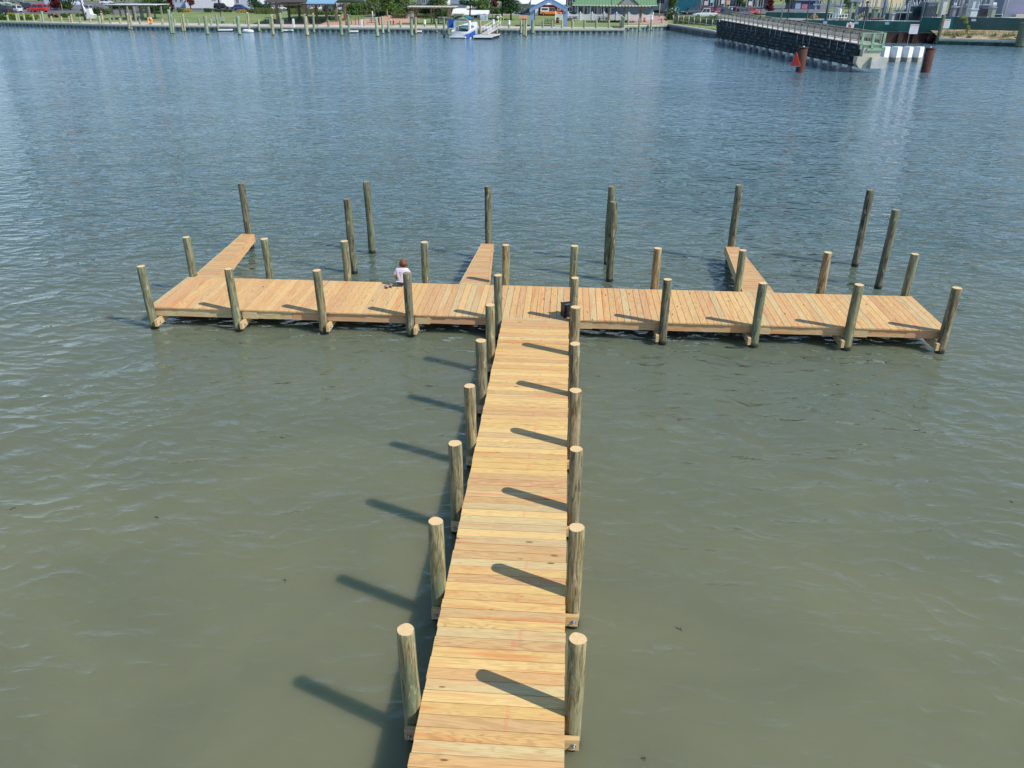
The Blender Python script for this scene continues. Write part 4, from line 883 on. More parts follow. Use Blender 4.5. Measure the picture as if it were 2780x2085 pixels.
for k in range(6): m=MB(); x=w_*(.02+k*.085); m.box(x,-.9,0,x+.14,-.76,h_); m.build('porch_post',paint('grey_trim',(.36,.42,.45),.6),e)
house(1752,1808,32,-22,11,WHITE,'white house with a row of four dark sash windows',name='house',cat='house',roof=('gable',2.4,SLATE),wins=[(.05,.2,.42,.8),(.28,.43,.42,.8),(.5,.65,.42,.8),(.72,.87,.42,.8)])
house(1822,1900,38,-26,12,TEAL,'dark teal building behind the stop sign',roof=('flat',.3,SLATE),door=(.8,.95,.5,GREYD))
house(1808,1824,34,-20,9,paint('grey_white_boards',(.55,.56,.58),.8,.3,0,.2,3.),'narrow grey-white building between the white house and the teal one',roof=('flat',.3,SLATE),wins=[(.3,.7,.4,.8)])
e=house(1903,2080,24,-22,12,paint('storefront_dark',(.045,.055,.085),.6,.3,0,.2),'long dark storefront building with white-framed plate windows',name='shop_building',cat='shop',roof=('flat',.4,SLATE),wins=[(.02+.085*k,.09+.085*k,.12,.86) for k in range(11) if k not in(5,)],door=(.455,.515,.7,GREYD))
q=random.Random(12)
for k,(fx,fz,c) in enumerate([(.04,.2,(.7,.55,.6)),(.13,.35,(.35,.62,.65)),(.3,.3,(.75,.75,.75)),(.38,.25,(.75,.45,.2)),(.62,.35,(.7,.72,.7)),(.72,.2,(.75,.75,.78))]):
    m=MB(); m.box(fx*e['w'],-.10,fz*e['h'],fx*e['w']+1.,-.07,fz*e['h']+1.2); m.build('window_poster',paint('poster_%s'%['pink','aqua','white','orange','cream','pale'][k],c,.7),e)
e=house(2150,2226,25,2,9,ribbed('blue_corrugated_siding',(.035,.085,.19),.9),'dark blue corrugated building with two notice panels beyond the green fence',roof=('front',2.4,paint('purple_grey_roof',(.13,.13,.20),.7)))
m=MB(); m.box(e['w']*.10,-.1,.1,e['w']*.29,-.02,e['h']*.80); m.build('notice_panel',paint('pale_blue_panel',(.34,.46,.58),.6,.3,0,.06),e); m=MB(); m.box(e['w']*.33,-.1,.1,e['w']*.53,-.02,e['h']*.6); m.build('notice_panel',paint('pink_red_panel',(.48,.20,.26),.6,.3,0,.25,2.),e)
house(2318,2452,20,-16,12,PEACH,'long peach-coloured building behind the substation',roof=('flat',.4,CREAM))
e=house(2716,2860,47,-26,14,paint('lavender_grey_siding',(.27,.28,.42),.7,.3,0,.06),'large plain lavender-grey building at the far right',roof=('flat',.4,SLATE))
m=MB(); m.box(e['w']*.2,-2.2,.1,e['w']*.9,-.5,.7); m.build('loading_ledge',paint('pinkish_concrete',(.62,.55,.52),.8),e)
# ---- pavilion with the blue roof
p0=at(756,66); p1=at(940,57); y0=p0.y; y1=at(800,52).y
e=empty('pavilion',(0,0,0),0,'open timber pavilion with a blue metal roof and brown posts beside the quay','pavilion')
posts=[(756,66),(835,67),(862,64),(787,57),(814,52),(888,61),(914,58),(938,55)]
zt=4.2
for u,v in posts:
    p=at(u,v); m=MB(); m.box(-.24,-.24,0,.24,.24,zt-p.z); m.box(-.34,-.34,0,.34,.34,.5); o=m.build('post',BROWNW,e,p)
    m=MB()
    for sx in (-1,1): m.tube([(sx*.1,0,zt-p.z-1.1),(sx*.95,0,zt-p.z-.1)],.09,6)
    m.build('knee_brace',BROWNW,o)
q0=at(756,66); q1=at(938,57); xa,xb=q0.x-2,q1.x+2.2; ya,yb=q0.y-1.5,at(938,50).y+4
m=MB(); m.box(xa+1,ya+1,zt,xb-1,ya+1.3,zt+.3); m.box(xa+1,yb-1.3,zt,xb-1,yb-1,zt+.3); m.box(xa+1,ya+1.31,zt,xa+1.3,yb-1.31,zt+.3); m.build('beam',BROWNW,e)
ym=(ya+yb)/2
xk=hity(833,5,ya).x
m=MB()   # rafters showing under the left, unclad hip
for k in range(8): x=xa+k*(xk-xa)/8; m.hexa([(x,ya,zt+.31),(x+.16,ya,zt+.31),(x+.16,ym,zt+2.9),(x,ym,zt+2.9)],[(x,ya,zt+.5),(x+.16,ya,zt+.5),(x+.16,ym,zt+3.1),(x,ym,zt+3.1)])
m.build('rafter',BROWNW,e)
ey=upz(900,12,Vector((0,ya,0)))
m=MB(); x0=xk; 
m.hexa([(x0,ya-.6,zt+.25),(xb,ya-.6,zt+.25),(xb,ym,zt+3.3),(x0-2.5,ym,zt+3.3)],[(x0,ya-.6,zt+.42),(xb,ya-.6,zt+.42),(xb,ym,zt+3.5),(x0-2.5,ym,zt+3.5)])
m.hexa([(xa,ym+.01,zt+3.3),(xb,ym+.01,zt+3.3),(xb,yb+.6,zt+.25),(xa,yb+.6,zt+.25)],[(xa,ym+.01,zt+3.5),(xb,ym+.01,zt+3.5),(xb,yb+.6,zt+.42),(xa,yb+.6,zt+.42)])
m.build('roof',LBLUE,e)
m=MB(); m.hexa([(xa,ya-.6,zt+.52),(x0-.02,ya-.6,zt+.52),(x0-2.52,ym,zt+3.52),(xa,ym,zt+3.52)],[(xa,ya-.6,zt+.62),(x0-.02,ya-.6,zt+.62),(x0-2.52,ym,zt+3.62),(xa,ym,zt+3.62)]); m.build('shingled_roof_side',paint('dark_brown_shingle',(.07,.06,.06),.9),e)
m=MB(); fx=[(at(735,66).x,at(735,66).y),(at(1000,62).x,at(1000,62).y)]; m.box(xa,ya+.5,.35,xb+1.5,yb-2,.40); m.build('floor',BRICKP,e)
# ---- picnic tables, benches, bins
def picnic():
    e=empty('picnic_table'); m=MB()
    m.box(-.95,-.4,.72,.95,.4,.78); m.build('table_top',GREYD,e)
    for s_ in (-1,1): m=MB(); m.box(-.95,s_*.72-.14,.43,.95,s_*.72+.14,.48); m.build('bench_seat',GREYD,e)
    for s_ in (-1,1): m=MB(); m.tube([(s_*.65,-.7,0),(s_*.65,-.2,.72)],.05,6); m.tube([(s_*.65,.7,0),(s_*.65,.2,.72)],.05,6); m.box(s_*.65-.04,-.75,.36,s_*.65+.04,.75,.43); m.build('trestle',GREYD,e)
    return e
pt0=None
for k,(u,v,l) in enumerate([(733,60,'dark picnic table on the lawn left of the pavilion'),(800,60,'dark picnic table in the shade under the left of the pavilion'),(905,55,'dark picnic table under the right end of the pavilion'),(860,62,'dark picnic table between the pavilion posts'),(1018,62,'dark picnic table on the lawn right of the brick path'),(1492,64,'dark picnic table under the blue gabled shelter'),(1292,61,'dark picnic table behind the gangway'),(1555,57,'pale-topped picnic table before the left part of the white fence'),(1636,58,'picnic table before the middle of the white fence'),(1200,64,'dark picnic table under the right half of the long pergola'),(380,56,'dark picnic table behind the orange ring')]):
    if pt0 is None: pt0=picnic(); e=pt0
    else: e=copy_tree(pt0)
    e.location=at(u,v); e.rotation_euler=(0,0,.25*((k*7)%5-2)); e.scale=(1.25,)*3; tag(e,l,'picnic table','picnic tables in the park')
def bench(u0,u1,v0,v1,label):
    a=at(u0,v1+3); b=hity(u1,v1+3,a.y); w_=b.x-a.x; zt=hity(u0,v0,a.y).z-a.z; e=empty('bench',a,0,label,'bench','orange-brown benches before the white fence')
    m=MB()
    for k in range(4): m.box(0,.5,zt*(.42+.15*k),w_,.56,zt*(.55+.15*k))
    m.build('backrest',ORB,e); m=MB(); m.box(0,-.1,zt*.36,w_,.45,zt*.41); m.build('seat',ORB,e)
    for x in (0.1,w_-.2): m=MB(); m.box(x,-.05,0,x+.1,.65,zt*.35); m.build('leg',DARKM,e)
bench(1604,1629,42,50,'orange-brown bench before the white fence, left of the right-hand pergola'); bench(1684,1709,43,51,'orange-brown bench before the white fence, under the right-hand pergola')
def bin_(u,v,wpx,hpx,mat,label,name='litter_bin',top=None):
    p=at(u,v); s_=ppm(p); r_=wpx/s_/2; h=hpx/s_; e=empty(name,p,0,label,'bin'); m=MB(); m.tube([(0,0,0),(0,0,h*.8)],[r_*.92,r_],14); m.build('drum',mat,e); m=MB(); m.tube([(0,0,h*.801),(0,0,h*.92),(0,0,h)],[r_*1.04,r_*.8,r_*.3],14); m.build('lid',top or mat,e)
bin_(930,55,8,14,ORB,'orange-brown bin under the right end of the pavilion'); bin_(941,69,6,11,paint('brown_bin',(.14,.10,.08),.8),'short brown bin beside the quay right of the pavilion'); bin_(1514,63,9,15,paint('maroon_bin',(.18,.06,.04),.8),'dark red-brown bin beside the blue gabled shelter'); bin_(1750,60,8,12,ORB,'orange-brown bin at the right end of the white fence'); bin_(943,54,6,13,DARKM,'black bin behind the right pavilion post')
bin_(1349,55,10,14,GREYD,'dark square-looking bin on the lawn behind the yellow hose')
# ---- pergolas
def pergola(pts,us,vs_,vtop,nsl,label,mat,slat,deep=3.4,name='pergola',solid=False):
    a=at(*pts[0]); e=empty(name,(0,0,0),0,label,'pergola'); zt=upz(us[0],vtop+6,a)
    for u,v in pts:
        for dy in (0,deep): p=at(u,v); m=MB(); m.box(-.16,-.16,0,.16,.16,zt-p.z); m.build('post',mat,e,(p.x,p.y+dy,p.z))
    xa=hity(us[0],vtop,a.y).x; xb=hity(us[1],vtop,a.y).x; z2=upz(us[0],vtop,a)
    m=MB()
    for dy in (-.1,deep): m.box(xa,a.y+dy,zt,xb,a.y+dy+.12,zt+.28)
    m.build('beam',mat,e)
    for k in range(nsl):
        x=xa+(xb-xa)*(k+.4)/nsl; m=MB(); wd=(xb-xa)/nsl*.55
        if solid: m.box(xa+(xb-xa)*k/nsl,a.y-1,zt+.281,xa+(xb-xa)*(k+1)/nsl-.03,a.y+deep+1,zt+.36)
        else: m.box(x,a.y-.9,zt+.281,x+wd,a.y+deep+.9,zt+.50)
        m.build('slat',slat,e)
    return e
PG=planked('silver_grey_timber',(.46,.43,.40),(.70,.67,.62),(2,2,2))
pergola([(1124,66),(1172,66),(1218,63)],(1104,1236),66,17,13,'long grey timber pergola with thick slats behind the left of the white boat',BROWNW,PG)
pergola([(1652,62),(1694,62),(1739,62)],(1625,1766),62,15,16,'brown timber pergola with slanting slats before the white fence',BROWNW,PG)
e=pergola([(310,54),(330,54),(352,56),(370,58),(390,54),(410,57)],(284,424),56,10,10,'long picnic shelter with a flat white roof at left',TIMB,WHITE,6.,'picnic_shelter',True)
# ---- blue gabled shelter
e=empty('gabled_shelter',(0,0,0),0,'open blue-grey gabled shelter frame at the edge of the quay','shelter'); a=at(1444,72); b=hity(1533,72,a.y); zs=upz(1444,26,a); za=upz(1490,-3,a)
for x in (a.x,b.x):
    for dy in (0,5): m=MB(); m.box(x-.42,a.y+dy-.3,.30,x+.42,a.y+dy+.3,zs); m.build('post',BLUEM,e)
xm=(a.x+b.x)/2; m=MB()
for s0,s1 in ((a.x-.5,xm),(b.x+.5,xm)):
    m.hexa([(s0,a.y-.6,zs-.35),(s1,a.y-.6,za-.5),(s1,a.y+5.8,za-.5),(s0,a.y+5.8,zs-.35)] if s0<s1 else [(s1,a.y-.6,za-.5),(s0,a.y-.6,zs-.35),(s0,a.y+5.8,zs-.35),(s1,a.y+5.8,za-.5)],
      [(s0,a.y-.6,zs+.35),(s1,a.y-.6,za+.2),(s1,a.y+5.8,za+.2),(s0,a.y+5.8,zs+.35)] if s0<s1 else [(s1,a.y-.6,za+.2),(s0,a.y-.6,zs+.35),(s0,a.y+5.8,zs+.35),(s1,a.y+5.8,za+.2)])
m.build('roof',paint('blue_roof_edge',(.10,.20,.42),.5),e)
for s0,s1 in ((a.x-.5,xm),(b.x+.5,xm)):
    m=MB(); q4=[(s0,zs-.55),(s1,za-.7),(s1,za-.1),(s0,zs+.1)]
    if s0>s1: q4=q4[::-1]
    m.prism(q4,a.y-.75,a.y-.605); m.build('barge_board',BLUEM,e)
m=MB(); m.box(a.x-.3,a.y-.4,.346,b.x+.3,a.y+5.4,.40); m.build('floor_slab',CONC,e)
# ---- white picket fence with scalloped panels
a=at(1508,56); us=[1508,1542,1575,1607,1640,1673,1706,1739,1772]; e=empty('picket_fence',(0,0,0),0,'long white vinyl picket fence with scalloped tops before the green-roofed building','fence')
pts=[hity(u,56,a.y+(.0)) for u in us]; g0=gz(a.y,a.x); zp=upz(1542,33,a); zl=upz(1558,39,a)
for p in pts: m=MB(); m.box(p.x-.13,a.y-.13,g0,p.x+.13,a.y+.13,zp-.15); m.hexa([(p.x-.17,a.y-.17,zp-.149),(p.x+.17,a.y-.17,zp-.149),(p.x+.17,a.y+.17,zp-.149),(p.x-.17,a.y+.17,zp-.149)],[(p.x-.02,a.y-.02,zp+.2),(p.x+.02,a.y-.02,zp+.2),(p.x+.02,a.y+.02,zp+.2),(p.x-.02,a.y+.02,zp+.2)]); m.build('post',WHITE,e)
for p,q_ in zip(pts[:-1],pts[1:]):
    m=MB(); n=18; w_=q_.x-p.x-.3
    for i in range(n):
        t_=(i+.5)/n; top=zl+(zp-zl)*.75*(2*t_-1)**2; x=p.x+.15+w_*i/n; m.box(x,a.y-.03,g0+.1,x+w_/n*.78,a.y+.0,top)
    m.box(p.x+.15,a.y+.001,g0+.3,q_.x-.15,a.y+.05,g0+.42); m.box(p.x+.15,a.y+.001,zl-.5,q_.x-.15,a.y+.05,zl-.38); m.build('panel',WHITE,e)
# green slatted railing at the quay corner
e=empty('slatted_railing',(0,0,0),0,'green slatted railing at the quay corner right of the white fence','railing'); a=Vector((12.2,176.9,0)); 
for i in range(11):
    y=177.2+i*1.0; m=MB(); m.box(12.35,y,.33,12.5,y+.75,2.25); m.build('slat',TIMG,e)
m=MB(); m.box(12.3,177.0,2.251,12.6,188.,2.36); m.build('top_rail',TIMG,e)
# ---- cars
NAVY=(.012,.018,.04); BLK_=(.008,.009,.012); WHT_=(.72,.74,.76); RED_=(.62,.015,.02); MAR_=(.18,.012,.025); GRY_=(.16,.18,.2); SIL=(.42,.45,.48)
car('suv',6,40,66,BLK_,172,'black hatchback cut by the left edge of the picture'); car('van',38,33,52,WHT_,165,'white van behind the black hatchback at far left','van')
car('suv',80,25,46,NAVY,20,'dark navy car behind the red one at far left'); car('suv',104,33,54,RED_,178,'bright red hatchback before the maroon bush at far left'); car('suv',236,30,42,SIL,160,'silver-grey car behind the white triangular sculpture')
car('suv',10,14,40,SIL,10,'pale silver car farthest back at the left edge'); car('sedan',45,8,36,GRY_,10,'grey car in the back row above the white van'); car('suv',292,12,38,WHT_,10,'white car behind the flat-roofed picnic shelter')
car('suv',603,25,42,BLK_,5,'black car behind the leaning lamp post'); car('sedan',652,28,48,(.02,.06,.22),5,'dark blue car before the lilac-white building')
car('pickup',757,28,48,WHT_,10,'white pickup between the left pavilion posts','pickup truck'); car('pickup',868,28,36,WHT_,195,'white pickup seen behind the middle pavilion posts','pickup truck'); car('sedan',897,30,34,(.03,.09,.10),80,'dark teal car facing out between the right pavilion posts'); car('van',934,30,48,WHT_,3,'white minivan behind the right pavilion posts','van')
car('suv',1412,38,18,(.45,.48,.55),75,'pale grey car before the beige garage'); car('camper',1496,42,60,(.85,.23,.03),0,'orange pickup with a white camper shell before the maroon shed','pickup truck')
car('sedan',1663,41,26,(.02,.04,.18),175,'dark blue car behind the white fence, left of the pergola middle'); car('suv',1713,40,38,(.015,.03,.12),178,'navy car behind the white fence under the pergola right side'); car('sedan',1745,39,22,(.75,.62,.55),0,'pale beige car behind the right end of the white fence')
car('pickup',1918,48,74,WHT_,180,'white pickup parked nearest the seawall','pickup truck'); car('suv',1877,28,36,(.5,.02,.03),20,'red car with a pale roof nearest the storefront'); car('sedan',1876,39,56,(.05,.08,.12),195,'dark blue wagon left of the white pickup')
car('suv',1915,30,34,MAR_,10,'maroon car at the storefront behind the white pickup'); car('suv',1954,30,34,(.03,.03,.06),30,'dark navy car at the storefront behind the red hatchback'); car('sedan',1950,38,34,(.6,.05,.06),35,'red hatchback with a pale bonnet right of the white pickup'); car('sedan',1985,31,38,WHT_,15,'white sedan among the cars at the storefront')
car('suv',1975,40,36,(.015,.03,.04),30,'black-green car at the head of the walkway ramp'); car('suv',2008,37,34,MAR_,25,'dark red wagon right of the black-green car'); car('suv',2021,41,32,(.10,.11,.15),15,'grey car nearest the walkway railing'); car('sedan',2040,38,26,(.75,.05,.03),10,'bright red car at the right end of the car row')
# ---- trees and shrubs
tree(150,26,34,4.2,L_MAR,'round maroon small tree behind the red car',trunk=.15,n=900,bark=BARK,cat='tree')
tree(192,28,56,7,L_DRK,'dark bushy tree right of the maroon one',trunk=.2,n=1300,seed=2); tree(150,8,40,7,L_GRN,'green tree behind the pale blue building at far left',seed=3); tree(60,4,50,8,L_OL,'olive tree at the back of the left car park',seed=4); tree(232,56,18,9,L_GRN,'dark leaning trunk tree beside the white sculpture',trunk=.62,n=500,lean=-.03,seed=5)
tree(410,34,58,7,L_GRN,'broad green tree at the right end of the picnic shelter',trunk=.12,n=1500,seed=6); tree(440,36,40,6,L_DRK,'dark conical evergreen right of the picnic shelter',trunk=.08,shape='cone',n=1200,seed=7)
tree(466,30,26,5,L_MAR,'reddish-purple small tree before the pale blue house',trunk=.15,n=900,seed=8); tree(519,28,24,6,L_MAR,'slim maroon tree before the large white building',trunk=.3,n=600,seed=9)
tree(598,26,76,7.5,L_DRK,'spreading pine before the black car on the lawn edge',shape='pine',trunk=.45,n=1300,seed=10); tree(692,32,40,7,L_DRK,'dark evergreen left of the pavilion',trunk=.15,n=1300,seed=11); tree(660,20,26,6,L_GRN,'light green tree behind the dark blue car',trunk=.3,n=600,seed=12)
tree(792,26,40,6,L_DRK,'dark tree seen through the left of the pavilion',trunk=.1,n=900,seed=13); tree(975,30,60,7,L_DRK,'dark green tree right of the pavilion roof',trunk=.15,n=1500,seed=14); tree(1010,28,50,7.5,L_GRN,'green tree above the brick path',trunk=.15,n=1300,seed=15)
tree(1052,46,44,6.8,L_GRN,'green tree with a pale forked trunk left of the long pergola',trunk=.3,bark=BARKP,n=1400,seed=16); tree(1095,34,56,7.,L_GRN,'green tree behind the left end of the long pergola',trunk=.15,n=1500,seed=17); tree(1080,34,34,4.5,L_DRK,'dark low tree left of the grey-blue house',trunk=.1,n=900,seed=18)
tree(1196,40,44,6.,L_OL,'olive tree behind the right end of the long pergola',trunk=.15,n=1400,seed=19); tree(1180,40,50,4.4,L_DRK,'dark dense tree under the pergola roof line',trunk=.08,n=1300,seed=20)
tree(1275,56,66,8.2,L_DRK,'leaning pine behind the moored boat',shape='pine',trunk=.42,n=1800,lean=.07,seed=21,size=.3); tree(1362,52,60,8.2,L_DRK,'pine with a slanting trunk behind the yellow hose',shape='pine',trunk=.38,n=2000,lean=.05,seed=22,size=.32); tree(1387,54,50,8.,L_DRK,'upright dense pine left of the orange board',trunk=.3,n=2000,seed=23,shape='cone')
tree(1312,40,40,5.,L_GRN,'small green tree between the two pines',trunk=.15,n=1000,seed=24); tree(1338,36,30,5.5,L_MAR,'sparse reddish tree before the brick building',trunk=.3,n=350,seed=25)
tree(1822,42,26,7.5,L_GRN,'slim green tree left of the teal building',trunk=.35,n=1000,seed=26); tree(2012,24,32,5.,L_GRN,'green tree before the storefront',trunk=.15,n=1100,seed=27); tree(2050,22,26,6,L_GRN,'green tree right of the storefront tree',trunk=.2,n=700,seed=28); tree(2086,30,34,4.2,L_MAR,'round maroon tree at the right end of the storefront',trunk=.1,n=1100,seed=29); tree(2142,26,30,6,L_OL,'olive tree left of the dark blue building',trunk=.15,n=800,seed=30)
tree(2305,24,50,8,L_GRN,'green tree behind the left part of the substation',trunk=.1,n=1500,seed=31); tree(2680,30,50,7,L_OL,'olive tree behind the right transformer',trunk=.1,n=1300,seed=32); tree(2712,34,40,7,L_GRN,'green tree beside the lavender-grey building',trunk=.1,n=1200,seed=33)
BK=[(-20,L_GRN),(105,L_OL),(250,L_GRN),(330,L_DRK),(395,L_GRN),(560,L_OL),(720,L_GRN),(830,L_DRK),(945,L_GRN),(1110,L_DRK),(1230,L_GRN),(1345,L_DRK),(1500,L_GRN),(1640,L_OL),(1790,L_GRN),(1900,L_DRK),(2120,L_GRN),(2250,L_DRK),(2420,L_GRN),(2540,L_OL),(2640,L_GRN),(2760,L_DRK)]
BN=['far left corner','back of the left car park','sculpture','picnic shelter left half','picnic shelter right half','large white building','left side of the pavilion','blue pavilion roof','right end of the pavilion','grey-blue house','grey-roofed white house','red brick building','maroon shed','green-roofed building','white house','teal building','maroon storefront tree','dark blue building','peach building','middle of the substation','right transformer','lavender-grey building']
for i,(u,mt) in enumerate(BK): tree(u,3,58,13,mt,'tall background tree in the farthest row, above the '+BN[i],grp='tall trees in the farthest row',trunk=.12,n=700,size=.6,seed=60+i)
bush(22,54,58,15,L_GRN,'green hedge below the black hatchback at the left edge',n=900); bush(35,44,20,10,L_YEL,'yellow-green mound shrub below the white van',n=400,size=.15); bush(76,45,22,9,L_YEL,'yellow-green mound shrub below the red car, left one',n=400,size=.15,seed=3); bush(102,50,26,13,L_YEL,'yellow-green mound shrub below the red car, right one',n=400,size=.16,seed=4); bush(70,54,70,11,L_GRN,'green hedge below the white van and red car',n=1100,seed=5)
bush(145,48,34,11,paint and L_MAR,'low purple-brown shrubs right of the red car',n=500,size=.16); bush(182,48,34,13,L_GRN,'low green shrub before the dark bushy tree',n=500); bush(217,45,24,9,L_GRN,'low green shrub left of the white sculpture',n=300); bush(268,42,34,25,L_DRK,'dark round bush between the sculpture and the picnic shelter',n=800); bush(290,38,30,16,L_GRN,'bright green bush left of the picnic shelter',n=500)
bush(509,33,26,10,L_GOLD,'golden-yellow flowering shrub at the lawn edge',n=500,size=.14); bush(492,33,22,13,L_OL,'olive shrub left of the golden one',n=300); bush(565,33,30,11,L_DRK,'dark low shrub before the large white building',n=300); bush(605,33,60,9,L_DRK,'dark low hedge before the black car',n=500); bush(660,34,44,8,L_GOLD,'orange-gold low flowers before the dark blue car',n=420,size=.12); bush(690,35,40,12,L_GRN,'green shrub row left of the pavilion',n=500)
for i,(u,v,w_,h_) in enumerate([(715,37,36,16),(745,37,34,14),(800,38,30,15),(822,38,24,18),(850,39,24,15)]): grasses(u,v,w_,h_,'ornamental grass clump behind the pavilion, %s of five'%['leftmost','second from left','middle','second from right','rightmost'][i],n=420)
bush(895,40,80,11,L_GRN,'green hedge behind the right half of the pavilion',n=900); bush(960,41,60,12,L_GRN,'green hedge left of the white pole',n=800,seed=2); bush(1000,41,36,16,L_OL,'olive shrub at the end of the brick path',n=500); bush(1035,44,34,14,L_DRK,'dark shrub below the green trees right of the brick path',n=500)
bush(1085,50,50,16,L_OL,'broad pale green shrub behind the left end of the long pergola',n=900); bush(1150,50,60,13,L_GRN,'green hedge behind the long pergola',n=900); bush(1195,50,44,18,L_DRK,'dark hedge behind the right end of the long pergola',n=900)
bush(1680,60,54,5,L_DRK,'dark low hedge below the white fence under the pergola',n=500,size=.14); bush(1775,33,40,5,L_GRN,'low green hedge below the white house',n=400); bush(1822,54,30,34,L_DRK,'tall bush with white blossoms beside the brick plaza',n=1400,extra=L_WHT,size=.2)
for i,(u,v,w_,h_) in enumerate([(1846,66,40,26),(1880,68,44,24),(1915,68,44,22),(1935,70,30,30)]): bush(u,v,w_,h_,L_OL if i%2 else L_GRS,'weedy bank growth below the white pickup, %s of four clumps'%['leftmost','second','third','rightmost'][i],n=800,seed=i,cat='weeds')
# ---- lamp posts, poles, signs
for u,v,h,ln,l in [(724,38,4.6,-.01,'black lamp post at the left of the pavilion'),(1030,68,7.,-.012,'black lamp post on the quay beside the brick path'),(603,64,7,-.03,'black lamp post leaning left over the lawn'),(1337,88*0+72,7,0,'black lamp post behind the gangway'),(1658,55,7,0,'black lamp post behind the brown pergola'),(1790,45,7,0,'black lamp post before the white house'),(1808,57,7.5,.0,'black lamp post on the brick plaza'),(1852,36,7,.02,'thick black lamp post beside the stop sign')]: lamp(u,v,l,h,ln)
def pole(u,v,h,r_,mat,label,lean=0.,name='utility_pole',cat='pole',cross=False):
    p=at(u,v); e=empty(name,p,0,label,cat); m=MB(); m.tube([(0,0,0),(lean*h,0,h)],[r_*1.15,r_],10); m.build('shaft',mat,e)
    if cross: m=MB(); m.box(lean*h-1.1,-.08,h-.8,lean*h+1.1,.08,h-.62); m.build('crossarm',mat,e)
    return e
pole(977,34,6,.13,WHITE,'slim white pole at the end of the brick path',-.03); pole(1789,47,3.2,.06,YEL,'thin yellow post before the white house',name='bollard',cat='post'); pole(1012,50,1.6,.1,WHITE,'short white post beside the brick path',name='post',cat='post'); pole(1900,32,7,.2,BARKP,'mottled pale utility pole left of the storefront',cross=True); pole(1969,26,7,.1,GREYM,'slim grey pole at the storefront door'); pole(2050,37,7,.12,GREYM,'grey pole at the right end of the car row')
pole(173,42,2.6,.05,BARKP,'thin pale stake left of the dark bushy tree',name='stake',cat='post'); pole(916,32,3.6,.07,WHITE,'thin white pole before the white minivan')
p=at(1846,37); e=empty('stop_sign',p,0,'red octagonal stop sign before the teal building','sign'); m=MB(); m.box(-.04,-.04,0,.04,.04,3.5); m.build('post',GREYM,e); zc=upz(1846,5,p)-p.z
m=MB(); m.tube([(0,-.06,zc),(0,-.1,zc)],.48,8,smooth=False); o=m.build('sign_face',REDP,e); m=MB(); m.tube([(0,-.055,zc),(0,-.059,zc)],.53,8,smooth=False); m.build('border',WHITE,e); text('STOP',.34,WHITE,e,(0,-.107,zc))
e=empty('information_board',at(1314,58),0,'white double information board with faded notices at the head of the gangway','sign'); pp=at(1314,58); zb=upz(1314,56,pp)-pp.z; zt_=upz(1314,40,pp)-pp.z; hw=11/ppm(pp)
for x in (-hw+.1,hw-.1): m=MB(); m.box(x-.07,-.05,0,x+.07,.05,zt_); m.build('post',TIMB,e)
m=MB(); m.box(-hw,-.14,zb,hw,-.06,zt_); m.build('panel',paint('pale_sign_panel',(.66,.70,.76),.6,.3,0,.08),e)
for x0,x1,z0,z1 in ((-.85,-.15,.1,.75),(.08,.55,.15,.9),(-.8,-.5,.8,.92),(.55,.85,.55,.75)): m=MB(); hh=zt_-zb; m.box(x0*hw,-.15,zb+z0*hh,x1*hw,-.141,zb+z1*hh); m.build('notice',paint('faded_notice',(.45,.52,.66),.7,.3,0,.35,3.),e)
# orange board on piles
p=hit(1427,100,ZW); a=hity(1410,50,p.y); b=hity(1432,41,p.y); m=MB(); m.box(0,-.1,0,b.x-a.x,.1,b.z-a.z); e=empty('orange_board',(a.x,p.y-.35,a.z),0,'pale orange board fixed on top of three mooring piles','sign'); m.build('panel',paint('pale_orange_board',(.78,.36,.22),.7,.3,0,.06),e)
m=MB(); m.box(.3,.101,-.2,b.x-a.x-.3,.2,.0); m.build('batten',TIMB,e)
# grey small signs on the lawn
for u,l in ((585,'left of a pair of small grey utility boxes by the leaning lamp'),(605,'right of a pair of small grey utility boxes by the leaning lamp')):
    p=at(u,64); e=empty('utility_box',p,0,l,'utility box','grey-green utility boxes on the lawn'); m=MB(); m.box(-.45,-.15,.5,.45,.15,1.3); m.build('cabinet',paint('grey_green_box',(.34,.40,.34),.6),e); m=MB(); m.box(-.3,-.06,0,-.2,.06,.5); m.box(.2,-.06,0,.3,.06,.5); m.build('stand',DARKM,e)
for u,v,l in ((798,74,'white power pedestal on the quay under the pavilion'),(983,74,'white power pedestal beside the bike racks')):
    p=at(u,v); e=empty('power_pedestal',(p.x,p.y,.35),0,l,'pedestal'); m=MB(); m.box(-.17,-.17,0,.17,.17,1.35); m.build('housing',WHITE,e); m=MB(); m.prism([(-.19,1.351),(.19,1.351),(0,1.5)],-.19,.19); m.build('cap',WHITE,e)
for u,l in ((970,'left bike rack hoop beside the white pedestal'),(979,'right bike rack hoop beside the white pedestal')):
    p=at(u,68); m=MB(); m.tube([(-.35,0,0),(-.35,0,1.5),(-.2,0,1.8),(.2,0,1.8),(.35,0,1.5),(.35,0,0)],.05,6); m.build('bike_rack',DARKM,None,p,l,'bike rack','bike rack hoops on the quay')
